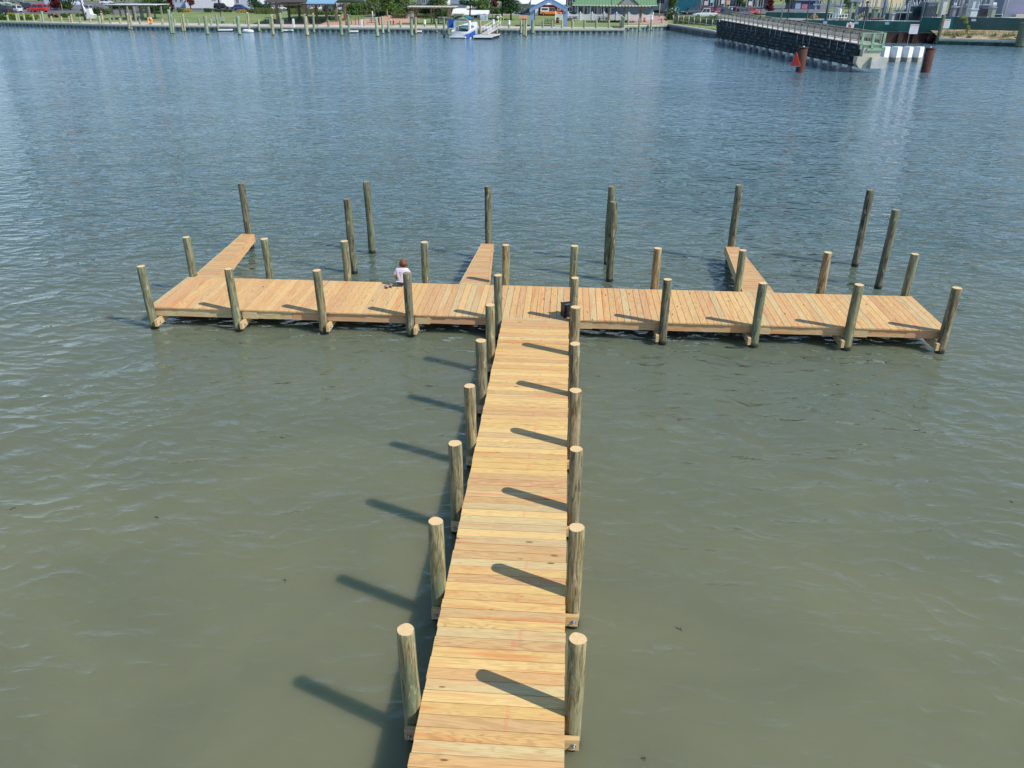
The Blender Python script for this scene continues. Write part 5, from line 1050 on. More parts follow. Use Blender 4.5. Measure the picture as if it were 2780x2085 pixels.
# orange life ring, hose
def ring(u,v,r_,mat,label,name,cat,tube=.09,y=None,grp=None):
    p=hit(u,v+25,ZW) if y is None else hity(u,v,y); y=p.y if y is None else y; c=hity(u,v,y); m=MB(); pts=[(math.cos(a*PI/12)*r_*.85,0,math.sin(a*PI/12)*r_) for a in range(25)]; m.tube(pts,tube,8,cap=False); return m.build(name,mat,None,(c.x,y-.35,c.z),label,cat,grp)
pz=hit(412,79,ZW); c=hity(410,55,pz.y); e=empty('life_ring',(c.x,pz.y-.45,c.z),0,'bright orange life ring hung on a quay pile before the lawn','life ring')
m=MB(); m.tube([(math.cos(a*PI/12)*.42,0,math.sin(a*PI/12)*.5) for a in range(25)],.2,10,cap=False); m.build('ring',paint('orange_life_ring',(.85,.35,.05),.6),e)
for k in range(4): m=MB(); a=PI/4+k*PI/2; m.tube([(math.cos(a-.1)*.42,0,math.sin(a-.1)*.5),(math.cos(a+.1)*.42,0,math.sin(a+.1)*.5)],.21,10); m.build('band',WHITE,e)
p=at(1360,70); q=random.Random(3); m=MB()
for k in range(5): m.tube([(math.cos(a*PI/10)*(.5+.03*k),-.05*k,1.1+math.sin(a*PI/10)*(.75-.02*k)) for a in range(21)],.045,6,cap=False)
e=empty('hose_reel',p,0,'yellow coiled hose on a white hanger at the quay edge','hose'); m.build('hose',paint('yellow_hose',(.62,.62,.16),.6),e); m=MB(); m.box(-.15,.01,0,.15,.2,2.0); m.ball((-.7,.1,1.6),(.3,.2,.25)); m.build('hanger',WHITE,e)
# white triangular sculpture / lifeguard-like chair
p=at(238,53); s_=ppm(p); e=empty('sail_sculpture',p,0,'white triangular sail-like sculpture with a low stepped base on the lawn','sculpture'); k=1/s_
m=MB(); m.prism([(-6*k,0),(6*k,0),(3*k,18*k),(-9*k,43*k)],-.18,.18); m.build('sail',WHITE,e); m=MB(); m.prism([(4*k,2*k),(22*k,3*k),(26*k,12*k),(17*k,14*k),(15*k,27*k),(8*k,26*k)],-.9,.5); m.build('hull',WHITE,e); m=MB(); m.box(-2*k,-.19-.02,12*k,1*k,-.181,17*k); m.build('opening',DARKM,e)
# ---- people in the park
PINK=paint('coral_shirt',(.78,.22,.14),.8); LBL=paint('light_grey_shirt',(.55,.60,.70),.8); KHAKI=paint('khaki_cloth',(.35,.30,.20),.8); DK=paint('dark_cloth',(.03,.035,.05),.8); MARC=paint('dark_red_cloth',(.18,.03,.06),.8)
def prs(u,v,rz,sh,pt,hair,l,**k): p=at(u,v); p.z=max(p.z,.346); return standing(p,math.radians(rz),sh,pt,hair,l,**k)
G='people walking along the far quay'
prs(1062,73,100,LBL,KHAKI,HAIRB,'person in a pale shirt and khaki trousers walking left of the long pergola',h=1.9,grp=G); prs(1069,72,100,PINK,DK,DK,'person in a coral shirt and dark trousers walking left of the long pergola',h=1.75,grp=G)
prs(278,50,200,MARC,WHITE,HAIRB,'person in dark red top and white trousers right of the white sculpture',h=1.9,grp=G); prs(1120,66,180,BLUEC,paint('blue_jeans',(.16,.28,.5),.8),DK,'person in blue standing behind the box-topped pile before the pergola',h=1.8,grp=G)
# box on pile, flat tray
p=hit(1118,98,ZW); a=hity(1116,46,p.y); e=empty('post_box',(a.x,p.y,a.z),0,'brown wooden box mounted on the thick pile before the long pergola','box'); m=MB(); m.box(-.45,-.4,0,.45,.4,.75); m.build('box',TIMB,e); m=MB(); m.prism([(-.55,.751),(.55,.751),(0,1.0)],-.5,.5); m.build('lid',BROWNW,e)
p=hit(1206,100,ZW); a=hity(1205,48,p.y); m=MB(); m.box(-1.0,-.15,0,1.0,.15,.16); m.box(-.15,-.4,-.2,.15,.4,-.001); m.build('cleat_crossbar',TIMB,None,(a.x,p.y,a.z),'short timber crossbar on top of the pile left of the boat','crossbar')
# seagulls
GW=paint('gull_white',(.75,.75,.73),.8)
for i,(u,v,ub,vb) in enumerate([(760,39,766,88),(737,44,742,95),(849,40,853,89),(827,43,834,96),(944,43,948,90),(922,45,928,97),(671,36,677,87),(1429-962,24,466,91)]):
    p=hit(ub,vb,ZW); q_=[t_ for t_ in PT if t_[2]==ub][0]; c=hity(q_[0],q_[1],p.y); e=empty('seagull',(c.x,p.y,c.z+.0),math.radians(40*i),'small white gull perched on the quay pile, %s'%['fourth left of the pavilion brick floor','left of the pavilion dock','in front of the middle pavilion posts','on the thick pile before the pavilion','beside the right pavilion dock','before the orange-brown bin','by the white float bags','on the tallest pile at the lawn end'][i],'gull','gulls perched on quay piles')
    bm_=MB(); bm_.tube([(-.26,0,.19),(-.12,0,.17),(.05,0,.2),(.16,0,.27),(.20,0,.34),(.25,0,.36)],[.02,.09,.11,.06,.055,.02],8); bm_.tube([(.0,.03,.1),(.0,.03,0)],.012,5); bm_.tube([(.0,-.03,.1),(.0,-.03,0)],.012,5); bm_.build('body',GW,e)
    w2=MB(); 
    for sg in (-1,1): w2.hexa([(-.3,sg*.07-.01,.18),(.08,sg*.1-.01,.18),(.08,sg*.1+.01,.18),(-.3,sg*.07+.01,.18)],[(-.26,sg*.06-.01,.23),(.06,sg*.09-.01,.29),(.06,sg*.09+.01,.29),(-.26,sg*.06+.01,.23)])
    w2.build('wing',paint('gull_grey',(.3,.32,.34),.8),e)
# ---- finger docks at the quay
def fdock(u0,u1,v0,v1,label,white=True):
    p=hit((u0+u1)/2,v1,ZW); a=hity(u0,v1,p.y); b=hity(u1,v1,p.y); e=empty('floating_dock',(a.x,p.y,ZW),math.radians(9),label,'dock','small white-edged finger docks'); w_=b.x-a.x; m=MB(); m.box(0,0,.35,w_,1.4,.45); m.build('deck',BOARDW,e); m=MB(); m.box(-.05,-.08,.22,w_+.05,-.001,.47); m.box(w_+.0,0,.22,w_+.08,1.4,.47); m.build('white_edge',WHITE,e); m=MB(); m.box(.2,.1,-.3,w_-.2,1.3,.345); m.build('float',GREYD,e)
fdock(594,626,76,86,'small white-edged dock left of the pavilion, by the leaning lamp'); fdock(766,792,78,87,'small white-edged dock under the left of the pavilion'); fdock(948,970,80,90,'small white-edged dock at the brick path'); fdock(1130,1144,81,90,'small white-edged dock before the long pergola'); 
for i,(u,v,r_) in enumerate([(668,84,.7),(679,85,.75)]):
    p=hit(u,v+4,ZW); e=empty('float_bag',(p.x,p.y,ZW),.3*i,'%s white inflatable float bag left of the pavilion'%('left','right')[i],'fender','white float bags'); m=MB(); m.tube([(-r_,0,.25),(-r_*.8,0,.27),(0,0,.3),(r_*.8,0,.27),(r_,0,.25)],[.05,.28,.34,.28,.05],12); m.build('bag',WHITE,e); m=MB(); m.tube([(r_,0,.25),(r_+.25,0,.3)],.03,5); m.build('strap',DARKM,e)
# ---- gangway dock
p=hit(1317,107,ZW); a=hity(1286,107,p.y); b=hity(1337,107,p.y); w_=b.x-a.x; e=empty('floating_platform',(a.x,p.y,ZW),0,'square floating dock with a white edge at the foot of the gangway','dock')
m=MB(); m.hexa([(0,0,.42),(w_,0,.42),(w_+.8,7,.42),(.8,7,.42)],[(0,0,.6),(w_,0,.6),(w_+.8,7,.6),(.8,7,.6)]); m.build('deck',BOARDW,e); m=MB(); m.box(-.05,-.12,.3,w_+.05,-.001,.64); m.build('white_edge',WHITE,e); m=MB(); m.hexa([(.1,.05,-.3),(w_-.1,.05,-.3),(w_+.7,6.9,-.3),(.9,6.9,-.3)],[(.1,.05,.415),(w_-.1,.05,.415),(w_+.7,6.9,.415),(.9,6.9,.415)]); m.build('float',DARKM,e)
y1=p.y+3.2; y2=174.6; A=hity(1308,90,y1).x; B=hity(1325,90,y1).x; z1=ZW+.62; z2=.42
e=empty('gangway',(0,0,0),0,'pale metal gangway with railings sloping down to the floating dock','gangway'); m=MB(); m.hexa([(A,y1,z1),(B,y1,z1),(B+.8,y2,z2),(A+.8,y2,z2)],[(A,y1,z1+.1),(B,y1,z1+.1),(B+.8,y2,z2+.1),(A+.8,y2,z2+.1)]); m.build('tread',CONC,e)
for X in (A,B):
    m=MB(); 
    for hh in (.15,.65,1.25): m.tube([(X,y1,z1+hh),(X+.8,y2+.4,z2+hh+.2)],.035,6)
    for k in range(6): t_=k/5; x=X+.8*t_; y=y1+(y2-y1)*t_; z=z1+(z2-z1)*t_; m.tube([(x,y,z),(x,y,z+1.25)],.03,6)
    m.build('handrail',WHITE,e)
# ---- the boat, stern towards us
p=hit(1237,104,ZW); a=hity(1218,100,p.y); s_=ppm(p); bw=3.3; e=empty('motor_boat',(a.x+.2,p.y,ZW),0,'white motor cruiser with blue canvas moored stern-out at the far quay','boat')
Lb=8.2; sec=[]; ang_=math.radians(17)
M=Matrix.Translation((1.75,0,0))@Matrix.Rotation(-ang_,4,'Z')
def hs(y,w2,zd,zk): return [(-w2,y,zd),(-w2*.9,y,zk*.4),(0,y,-.25),(w2*.9,y,zk*.4),(w2,y,zd)]
st_=[(0,1.65,1.15,.6),(1.5,1.7,1.5,.6),(3.5,1.7,1.95,.7),(5.4,1.35,2.2,.9),(7.0,.75,2.4,1.3),(8.2,.06,2.5,2.3)]
vs=[];fs=[]
for y,w2,zd,zk in st_: vs+=hs(y,w2,zd,zk)
for i in range(len(st_)-1):
    for k in range(4): q0=i*5+k; fs.append((q0,q0+1,q0+6,q0+5))
fs.append((4,3,2,1,0)); m=MB(); m.add(vs,fs,0,True,M); m.build('hull',WHITE,e)
m=MB(); vs=[(s2*w2*.98,y,zd-.02) for y,w2,zd,zk in st_[2:] for s2 in (-1,1)]; m.add(vs,[(2*i,2*i+1,2*i+3,2*i+2) for i in range(3)],0,False,M); m.build('foredeck',WHITE,e)
m=MB(); m.box(-1.5,.1,.35,1.5,3.4,.42,M=M); m.build('cockpit_floor',CONC,e)
m=MB(); m.box(-1.6,-.9,.15,1.6,-.01,.34,M=M); m.build('swim_platform',WHITE,e); m=MB(); m.box(-1.5,-.7,-.1,1.5,-.05,.149,M=M); m.build('platform_underside',CONCG,e)
m=MB(); m.hexa([(-1.35,3.3,1.4),(1.35,3.3,1.4),(1.2,3.5,1.4),(-1.2,3.5,1.4)],[(-1.15,3.7,2.1),(1.15,3.7,2.1),(1.05,3.8,2.1),(-1.05,3.8,2.1)],M=M); m.build('windscreen',paint('aqua_glass',(.18,.38,.42),.15,.6),e)
m=MB(); m.prism([(1.3,0),(1.62,0),(1.62,2.7),(1.45,2.9),(1.3,2.7)],1.2,1.9,M=M); m.prism([(-1.62,0),(-1.3,0),(-1.3,2.7),(-1.45,2.9),(-1.62,2.7)],1.2,1.9,M=M); m.prism([(-1.6,2.7),(1.6,2.7),(1.5,2.95),(-1.5,2.95)],1.21,1.89,M=M); m.build('radar_arch',WHITE,e)
m=MB(); vs=[];n=9
for y in (1.0,3.2):
    for k in range(n): t_=-1+2*k/(n-1); vs.append((t_*1.65,y,3.15+.5*(1-t_*t_)))
m.add(vs,[(k,k+1,n+k+1,n+k) for k in range(n-1)],0,True,M); m.add([(x,y,z+.08) for x,y,z in vs],[(k,n+k,n+k+1,k+1) for k in range(n-1)],0,True,M); m.build('bimini_top',paint('teal_blue_canvas',(.04,.16,.24),.8,.2,0,.15),e)
m=MB()
for x in (-1.5,1.5): m.tube([M@Vector((x,1.5,1.2)),M@Vector((x,1.1,3.2))],.03,5); m.tube([M@Vector((x,2.5,1.2)),M@Vector((x,3.1,3.2))],.03,5)
m.build('canopy_frame',GREYM,e)
m=MB(); m.box(-1.1,1.0,.43,-.2,1.8,1.1,M=M); m.build('seat',WHITE,e); m=MB(); m.box(.1,.9,.43,.95,1.5,1.25,M=M); m.build('engine_box',DARKM,e)
m=MB(); m.hexa([(1.72,.2,.2),(1.78,.2,.2),(1.78,3.4,.4),(1.72,3.4,.4)],[(1.72,.2,.7),(1.78,.2,.7),(1.78,3.4,1.25),(1.72,3.4,1.25)],M=M); m.build('hull_side_cover',BLUEC,e)
m=MB(); m.hexa([(1.45,-.4,.0),(1.85,-.4,.0),(1.9,.9,.1),(1.5,.9,.1)],[(1.4,-.2,.7),(1.7,-.2,.6),(1.86,.7,.8),(1.6,.8,.85)],M=M); m.build('blue_cover',BLUEC,e)
p2=hity(1224,72,p.y+3); m=MB(); m.box(-.6,0,-.75,.6,.1,.75); m.build('side_curtain',BLUEC,e,(p2.x-a.x-.1,3.2,2.35))
# ---- right shore: rusty sheet piling, timber bulkhead, windscreen fences, sandy bank
e=empty('sheet_pile_wall',(0,0,0),0,'dark rusty steel sheet-pile wall below the green fence','seawall'); m=MB(); x=36.
xs_=[36+i*1.25 for i in range(24)]
def ys(x): return 158+(153.5-158)*(x-35)/20.5 if x<55.5 else 153.5
for i,x in enumerate(xs_):
    if x>64: break
    o_=.0 if i%2 else .38; m.box(x,ys(x)-.5-o_,ZW-2,x+.85,ys(x)+.3,.95); m.box(x+.85,ys(x)-.5,ZW-2,x+1.25,ys(x)+.3,.95)
m.build('sheet_piles',paint('rust_dark_steel',(.065,.035,.03),.85,.3,0,.6,.35),e); m=MB(); m.hexa([(36,ys(36)-1.1,.951),(64.2,152.4,.951),(64.2,153.9,.951),(36,ys(36)+.6,.951)],[(36,ys(36)-1.1,1.1),(64.2,152.4,1.1),(64.2,153.9,1.1),(36,ys(36)+.6,1.1)]); m.build('cap',TIMD,e)
quay(64.3,149.9,76,145.3,.42,'low timber bulkhead below the sandy bank at right','timber_bulkhead',False,TIMG,planked('green_black_timber',(.02,.045,.045),(.07,.12,.10),(1.2,1.2,.3))); quay(76,145.3,110,135.2,.42,'timber bulkhead run beyond the right edge','timber_bulkhead',False,TIMG,TIMD)
for i,(ut,vt,ub,vb,r_) in enumerate([(2592,95,2586,121,.28),(2638,97,2629,122,.3),(2675,97,2668,122,.28),(2716,98,2711,123,.26),(2763,100,2754,125,.28),(2561,40,2544,120,.33),(2785,62,2768,127,.8)]):
    p=hit(ub,vb,ZW); q_=hity(ut,vt,p.y); me=pile_mesh(q_.z-ZW,r_*1.1,r_,1.5,600+i,.008,'grey'); o=bpy.data.objects.new('mooring_pile',me); C.objects.link(o); o.location=(p.x,p.y,ZW); o.color=(*[c*.8 for c in GREEN],1)
    tag(o,['short pile of the right-hand bulkhead, leftmost of five','short pile of the right-hand bulkhead, second from left','short pile of the right-hand bulkhead, middle one','short pile of the right-hand bulkhead, second from right','short pile of the right-hand bulkhead, rightmost of five','very tall timber pile beside the pink-topped sign on the right shore','thick dark pile cluster at the right edge of the picture'][i],'pile','piles along the right-hand bulkhead' if i<5 else None)
# bank
m=MB(); bx0,bx1=64.5,112; K=14; vs=[]
for j,(dy,z) in enumerate(((.5,.40),(2.0,.75),(4.,1.2),(5.5,1.45),(9,1.5),(16,1.5),(30,1.55))):
    for i in range(K+1): x=bx0+(bx1-bx0)*i/K; yb_=149.9-(x-64.3)*.39 if x<76 else 145.3-(x-76)*.3; vs.append((x,yb_+dy,z+.05*math.sin(i*2.1+j)))
m.add(vs,[(j*(K+1)+i,j*(K+1)+i+1,(j+1)*(K+1)+i+1,(j+1)*(K+1)+i) for j in range(6) for i in range(K)],0,True); m.build('sandy_bank',SAND,kind='structure')
q=random.Random(8)
for i in range(9):
    x=66+i*1.35; y=149.9-(x-64.3)*.39+q.uniform(1.2,3.4); m=MB()
    for k in range(70): bx_=q.gauss(0,.4); by=q.gauss(0,.3); m.add([(bx_-.03,by,0),(bx_+.03,by,0),(bx_+q.gauss(0,.25),by+q.gauss(0,.1),q.uniform(.4,1.0))],[(0,1,2)])
    m.build('weed_tuft',L_OL if i%2 else L_GRS,None,(x,y,.75),'dry weed tuft on the sandy bank, number %s from its left end'%['one','two','three','four','five','six','seven','eight','nine'][i],'weeds','weed tufts on the sandy bank')
def screen(x0,y0,x1,y1,z0,z1,mat,label,npost=6,hz=.0):
    L=math.hypot(x1-x0,y1-y0); e=empty('screen_fence',(x0,y0,0),math.atan2(y1-y0,x1-x0),label,'fence'); 
    for i in range(npost+1): m=MB(); x=L*i/npost; m.tube([(x,0,z0-.4),(x,0,z1+.15)],.06,6); m.build('post',GREYM,e)
    m=MB(); m.box(0,-.09,z0,L,-.065,z1); m.build('windscreen_fabric',mat,e); m=MB(); m.tube([(0,0,z1+.05),(L,0,z1+.05)],.045,6); m.build('top_rail',GREYM,e); return e
a=hity(2588,64,153.); b=hity(2790,64,147.5)
e=screen(66.0,154.2,78.5,149.2,1.6,3.55,SCREEN2,'faded green windscreen fence on the sandy bank at right'); 
m=MB(); m.box(.0,-.12,1.62,1.7,-.095,3.5); m.build('bright_fabric_patch',paint('bright_teal_fabric',(.01,.24,.20),.7,.2,0,.15,.5),e); m=MB(); m.box(4.4,-.12,2.95,5.1,-.095,3.3); m.build('small_notice',WHITE,e)
screen(78.5,149.2,112,139,1.6,3.55,SCREEN2,'green windscreen fence beyond the right edge',8)
e=screen(43.5,158.5,62.8,155.2,1.1,2.75,SCREEN,'dark green windscreen fence above the rusty sheet piling',7)
for fx in (.17,.44,.70): m=MB(); x=fx*19.6; m.box(x,-.13,2.2,x+.7,-.1,2.6); m.build('small_notice',paint('pale_blue_notice',(.36,.50,.56),.6),e)
screen(34.0,165.0,43.5,158.5,1.05,2.7,SCREEN,'dark green windscreen fence behind the middle of the fender walkway',5); screen(31.5,179,34,165,1.0,2.3,SCREEN,'green windscreen fence running back from the fender walkway',5); screen(62.8,155.2,66.0,154.2,1.1,3.4,SCREEN,'short green windscreen fence section beside the very tall pile',2)
screen(hity(2078,45,200).x,200,62,196,1.4,2.9,SCREEN,'long green windscreen fence behind the substation yard',8); screen(62,196,92,188,1.4,3.0,SCREEN,'long dark green fence behind the right of the substation',8)
def notice(u0,u1,v0,v1,y,label,lines=5):
    a=hity(u0,v1,y); b=hity(u1,v0,y); e=empty('notice_sign',(a.x,y,a.z),0,label,'sign','white notice signs with pink headings on the right shore'); w_=b.x-a.x; h=b.z-a.z; m=MB(); m.box(0,0,0,w_,.06,h); m.build('panel',WHITE,e)
    m=MB(); m.box(.05,-.012,h*.8,w_-.05,-.002,h-.05); m.build('heading',paint('pink_heading',(.72,.42,.50),.6,.3,0,.3,5.),e)
    for k in range(lines): m=MB(); z=h*(.66-.13*k); m.box(w_*.12,-.01,z,w_*.88,-.002,z+.05); m.build('text_line',paint('grey_pink_line',(.55,.48,.55),.7),e)
    for x in (.1,w_-.2): m=MB(); m.box(x,.061,-1.6,x+.1,.15,h); m.build('post',TIMB,e)
notice(2467,2496,66,92,152.6,'white notice sign with a pink heading fixed before the rusty sheet piling'); notice(2557,2582,52,77,152.,'white notice sign with a pink heading beside the very tall pile'); notice(2297,2320,62,76,156.,'white notice sign with a pink heading behind the man on the walkway',3)
bush(2450,92,34,8,L_YEL,'light green weeds on top of the rusty sheet piling',n=260,size=.16); bush(2208,52,18,13,L_GOLD,'straw-coloured shrub beside the walkway lamp post',n=300,size=.14)
e=empty('vine',(hity(2625,80,150.5).x,149.,.6),0,'yellow-green vine climbing the faded green fence','vine'); crown([(0,.3,0,.3,.5),(-.15,.9,1.2,.3,.8),(-.45,1.5,2.4,.4,.5),(-.9,1.8,3.0,.6,.25)],420,.13,5,L_YEL,'foliage',e); m=MB(); m.tube([(0,.3,-.3),(-.1,.9,1.2),(-.5,1.5,2.8)],.03,5); m.build('stem',BARK,e)
# ---- substation
def tpt(u,v,y): return hity(u,v,y)
def gantry(ul,ur,vbm,y,zbase,label,nins=6,r_=.16,beam=.25,tall=None):
    a=hity(ul,vbm,y); b=hity(ur,vbm,y); e=empty('switch_gantry',(a.x,y,zbase),0,label,'gantry','grey steel gantries of the substation'); zb=a.z-zbase; zt=tall or zb+3.5; w_=b.x-a.x
    for x in (0,w_): m=MB(); m.box(x-r_,-r_,0,x+r_,r_,zt); m.build('column',GREYM,e)
    m=MB(); m.box(-.6,-.3,zb-beam/2,w_+.6,-r_-.003,zb+beam/2); m.build('beam',GREYM,e)
    for k in range(nins):
        x=w_*(k+.5)/nins; m=MB(); m.tube([(x,-.25,zb+beam/2),(x,-.25,zb+.35)],.06,6); 
        for j in range(6): z=zb+.35+j*.2; m.tube([(x,-.25,z),(x,-.25,z+.09),(x,-.25,z+.1),(x,-.25,z+.2)],[.13,.16,.07,.07],8)
        m.tube([(x,-.25,zb+1.55),(x,-.25,zb+1.9)],.05,6); m.build('insulator',paint('pale_porcelain',(.55,.58,.62),.3,.6),e)
    return e
yb2=166
gantry(2216,2286,12,170,1.2,'grey steel gantry at the left of the substation with a row of insulators',6); gantry(2250,2270,12,168,1.2,'narrow grey steel frame beside the left gantry',2)
gantry(2402,2466,33,164,1.2,'grey steel gantry in the middle of the substation above the notice sign',6); gantry(2316,2330,2,166,1.2,'tall slim grey double column left of the lantern',1)
gantry(2590,2612,18,166,1.3,'small grey steel frame right of the very tall pile',3)
def col(u,v,y,zb,zt,r_,lean,label,mat=None):
    a=hity(u,v,y); e=empty('steel_mast',(a.x,y,zb),0,label,'mast','grey steel masts of the substation'); m=MB(); m.tube([(0,0,0),(lean,0,zt)],[r_,r_*.8],8); m.build('shaft',mat or GREYM,e); m=MB(); m.box(lean-.7,-.06,zt-1.2,lean+.7,.06,zt-1.05); m.build('crossarm',mat or GREYM,e)
for i,(u,v,lean,l) in enumerate([(2275,50,.3,'thick pale mast at the right end of the left gantry'),(2240,52,.2,'thick pale mast right of the dark blue building'),(2317,60,.35,'thick pale mast left of the lantern lamp'),(2366,60,.3,'pale mast right of the lantern lamp'),(2390,58,.3,'dark mast before the peach building'),(2502,48,.3,'pale mast right of the middle gantry'),(2545,52,.4,'pale mast left of the very tall pile'),(2618,44,.4,'pale mast behind the faded green fence, left one'),(2684,46,.3,'pale mast beside the grey transformer cabinet'),(2722,46,.3,'thick white mast before the lavender-grey building'),(2119,56,.2,'slim white mast at the left of the substation yard'),(2138,42,.2,'twin grey mast left of the dark blue building')]): col(u,v,163,1.2,9,.2 if 'thick' in l else .13,lean,l,GREYD if 'dark' in l else GREYM)
def cabinet(u0,u1,v0,v1,y,mat,label,fins=False,name='transformer',bush_=0,dep=1.6):
    a=hity(u0,v1,y); b=hity(u1,v0,y); w_=b.x-a.x; h=b.z-a.z; e=empty(name,(a.x,y,a.z),0,label,name.replace('_',' ')); m=MB(); m.box(0,0,-.8,w_,dep,h); m.build('tank',mat,e); m=MB(); m.box(-.12,-.12,h+.001,w_+.12,dep+.12,h+.12); m.build('lid',mat,e)
    if fins:
        m=MB(); n=int(w_/.22)
        for k in range(n): m.box(w_*(k+.2)/n,-.35,.1,w_*(k+.5)/n,-.001,h*.85)
        m.build('cooling_fins',mat,e)
    for k in range(bush_): m=MB(); x=w_*(k+.5)/bush_; m.tube([(x,.5,h+.12),(x,.5,h+.5),(x,.5,h+.9)],[.12,.16,.06],8); m.build('bushing',paint('pale_porcelain',(.5,.5,.5)),e)
    return e
cabinet(2474,2500,20,46,165,paint('dark_teal_transformer',(.05,.10,.13),.5,.4,0,.2),'dark blue-grey transformer behind the middle gantry',True,bush_=3,dep=3); cabinet(2512,2548,8,54,162,paint('mid_grey_transformer',(.20,.24,.30),.5,.4,0,.25,.8),'big grey transformer with cooling fins left of the very tall pile',True,bush_=3,dep=4)
cabinet(2690,2706,22,47,158,paint('grey_green_cabinet',(.34,.38,.33),.5,.4,0,.05),'tall grey-green transformer cabinet with white bushings at right',bush_=5); cabinet(2633,2656,26,46,158,paint('pale_blue_cabinet',(.62,.72,.76),.5,.4,0,.08),'pale blue-white equipment cabinet behind the faded green fence',name='equipment_cabinet'); cabinet(2640,2662,0,18,164,paint('pale_blue_cabinet',(.6,.7,.75)),'upper pale blue-white equipment box above the other cabinet',name='equipment_cabinet',bush_=2)
cabinet(2419,2430,38,62,160,paint('light_grey_cabinet',(.5,.52,.56),.5,.4,0,.05),'light grey upright cabinet under the middle gantry',name='equipment_cabinet'); cabinet(2372,2386,26,42,168,paint('worn_grey_cabinet',(.26,.28,.28),.6,.4,0,.15),'square worn grey cabinet right of the lantern lamp',name='equipment_cabinet'); cabinet(2555,2575,0,38,166,paint('white_tank_paint',(.70,.72,.70),.5,.4,0,.08),'white tank panel behind the very tall pile',name='equipment_cabinet')
cabinet(2365,2400,52,62,159,paint('rusty_brown_heap',(.24,.15,.12),.8,.3,0,.3,2.),'low rust-brown equipment skid behind the dark green fence',name='equipment_skid'); cabinet(2600,2650,-8,40,182,GREYD,'dark grey switchgear building behind the faded green fence',name='switchgear',dep=5); cabinet(2480,2520,-10,22,185,GREYD,'dark switchgear housing at the back of the substation',True,name='switchgear',dep=5)
p=hity(2273,58,162); e=empty('white_vessel',(p.x,162,p.z),0,'upright white cylindrical vessel behind a white railing','tank'); zt_=hity(2273,23,162).z-p.z; m=MB(); m.tube([(0,0,-.5),(0,0,zt_-.1),(0,0,zt_)],[.42,.42,.3],14); m.build('shell',WHITE,e); m=MB(); m.tube([(-.5,0,zt_*.6),(-.9,0,zt_*.6)],.1,6); m.build('pipe',WHITE,e)
e=empty('platform_railing',(0,0,0),0,'white tube railing around the white vessel','railing'); a=hity(2250,58,160.5); b=hity(2298,58,160.5); zt_=hity(2260,38,160.5).z
m=MB(); 
for z in (zt_,(zt_+a.z)/2): m.tube([(a.x,160.5,z),(b.x,160.5,z)],.05,6)
m.build('rail',WHITE,e); 
for k in range(7): m=MB(); x=a.x+(b.x-a.x)*k/6; m.tube([(x,160.5,a.z-.5),(x,160.5,zt_)],.045,6); m.build('post',WHITE,e)
e=empty('stair',(0,0,0),0,'pale metal stair left of the lantern lamp post','stair'); a=hity(2320,60,160); b=hity(2344,47,160); m=MB(); m.hexa([(a.x,160,a.z-.3),(b.x,160,b.z-.3),(b.x,160.8,b.z-.3),(a.x,160.8,a.z-.3)],[(a.x,160,a.z),(b.x,160,b.z),(b.x,160.8,b.z),(a.x,160.8,a.z)]); m.build('stringer',CREAM,e)
for k in range(6): m=MB(); t_=k/5; m.tube([(a.x+(b.x-a.x)*t_,160,a.z+(b.z-a.z)*t_),(a.x+(b.x-a.x)*t_,160,a.z+(b.z-a.z)*t_+1.)],.035,5); m.build('baluster',CREAM,e)
sheet('substation_yard',[(172,36,70),(185,37,88),(200,40,100)],paint('gravel_yard',(.26,.27,.28),.9,.2,0,.2,.8),.03)

e=empty('chain_fence',(0,0,0),0,'thin metal fence of pale posts along the top of the long concrete seawall','fence')
for i in range(9): t_=i/8; x=23.8+(29.0-23.8)*t_; y=194.6+(165.-194.6)*t_; m=MB(); m.tube([(x+.6,y+.2,.5),(x+.6,y+.2,2.5)],.055,6); m.build('post',GREYM,e)
for z in (2.45,1.4): m=MB(); m.tube([(24.4,194.8,z),(29.6,165.2,z)],.035,6); m.build('rail',GREYM,e)

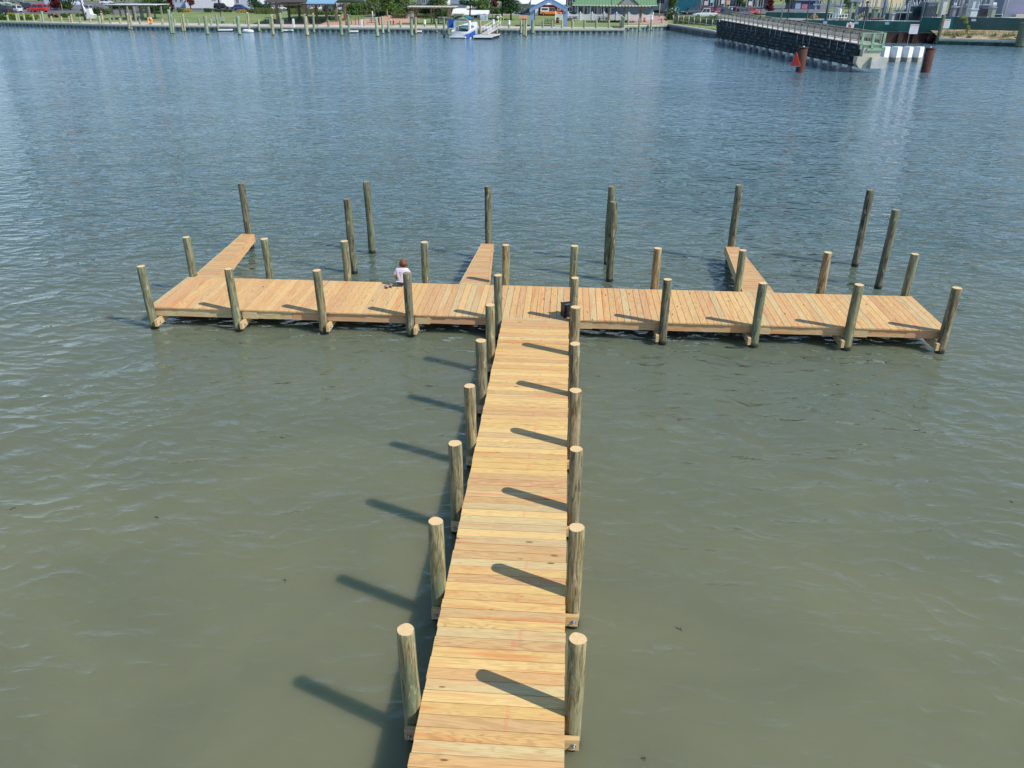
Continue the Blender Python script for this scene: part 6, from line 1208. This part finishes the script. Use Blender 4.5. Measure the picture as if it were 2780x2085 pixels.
for i,(u,v,w_,h_,mt,l) in enumerate([(958,36,60,26,L_GRN,'tall green thicket right of the pavilion roof'),(1003,35,60,30,L_OL,'tall olive thicket beyond the end of the brick path'),(1062,40,64,34,L_GRN,'tall green thicket behind the two walkers'),(1112,38,60,34,L_OL,'tall olive thicket behind the left end of the long pergola'),(1160,38,50,26,L_DRK,'dark thicket below the grey-blue house'),(1206,40,46,30,L_GRN,'tall green thicket behind the right end of the long pergola'),(172,24,60,22,L_GRN,'green thicket behind the dark bushy tree'),(330,26,70,18,L_DRK,'dark thicket behind the picnic shelter'),(440,30,60,26,L_GRN,'green thicket right of the picnic shelter'),(715,30,50,24,L_DRK,'dark thicket left of the pavilion'),(800,28,60,20,L_GRN,'green thicket behind the left of the pavilion'),(1350,38,80,20,L_GRN,'green thicket behind the yellow hose')]): bush(u,v,w_,h_,mt,l,n=1300,size=.3,seed=40+i)

gantry(2340,2395,20,172,1.2,'grey steel gantry behind the lantern lamp post with a row of insulators',5); gantry(2470,2530,14,172,1.2,'grey steel gantry above the dark transformer',6); gantry(2630,2690,12,170,1.3,'grey steel gantry above the pale blue-white cabinets',5)
for i,(u,v,lean,l) in enumerate([(2300,58,-.2,'slim mast right of the white vessel'),(2352,54,.3,'slim mast just behind the lantern lamp'),(2408,56,.2,'slim mast at the left foot of the middle gantry'),(2440,56,.3,'slim mast between the middle gantry columns'),(2463,54,-.3,'slim mast at the right foot of the middle gantry'),(2525,50,.4,'slim mast before the big finned transformer'),(2572,46,.5,'slim mast above the pink-topped sign by the very tall pile'),(2604,44,.2,'slim mast above the bright green fabric patch'),(2662,44,-.4,'slim mast right of the lower pale cabinet')]): col(u,v,161+i%3,1.2,8,.09,lean,l,GREYM if i%2 else GREYD)
cabinet(2286,2308,40,60,161,paint('sand_grey_cabinet',(.36,.33,.28),.6,.4,0,.12),'sandy grey cabinet right of the white vessel',name='equipment_cabinet'); cabinet(2330,2362,20,44,171,paint('blue_grey_cabinet',(.16,.21,.28),.5,.4,0,.2),'blue-grey finned cabinet behind the lantern lamp',True,name='equipment_cabinet'); cabinet(2432,2462,30,58,168,paint('slate_blue_unit',(.12,.15,.21),.5,.4,0,.25),'slate-blue switch unit between the middle gantry columns',True,name='equipment_cabinet',bush_=3); cabinet(2584,2598,22,46,163,paint('mid_grey_unit',(.28,.31,.36),.5,.4,0,.2),'mid grey unit left of the small steel frame',name='equipment_cabinet',bush_=2); cabinet(2664,2684,24,47,162,paint('dark_grey_unit',(.09,.10,.13),.5,.4,0,.2),'dark grey unit left of the tall grey-green cabinet',True,name='equipment_cabinet')
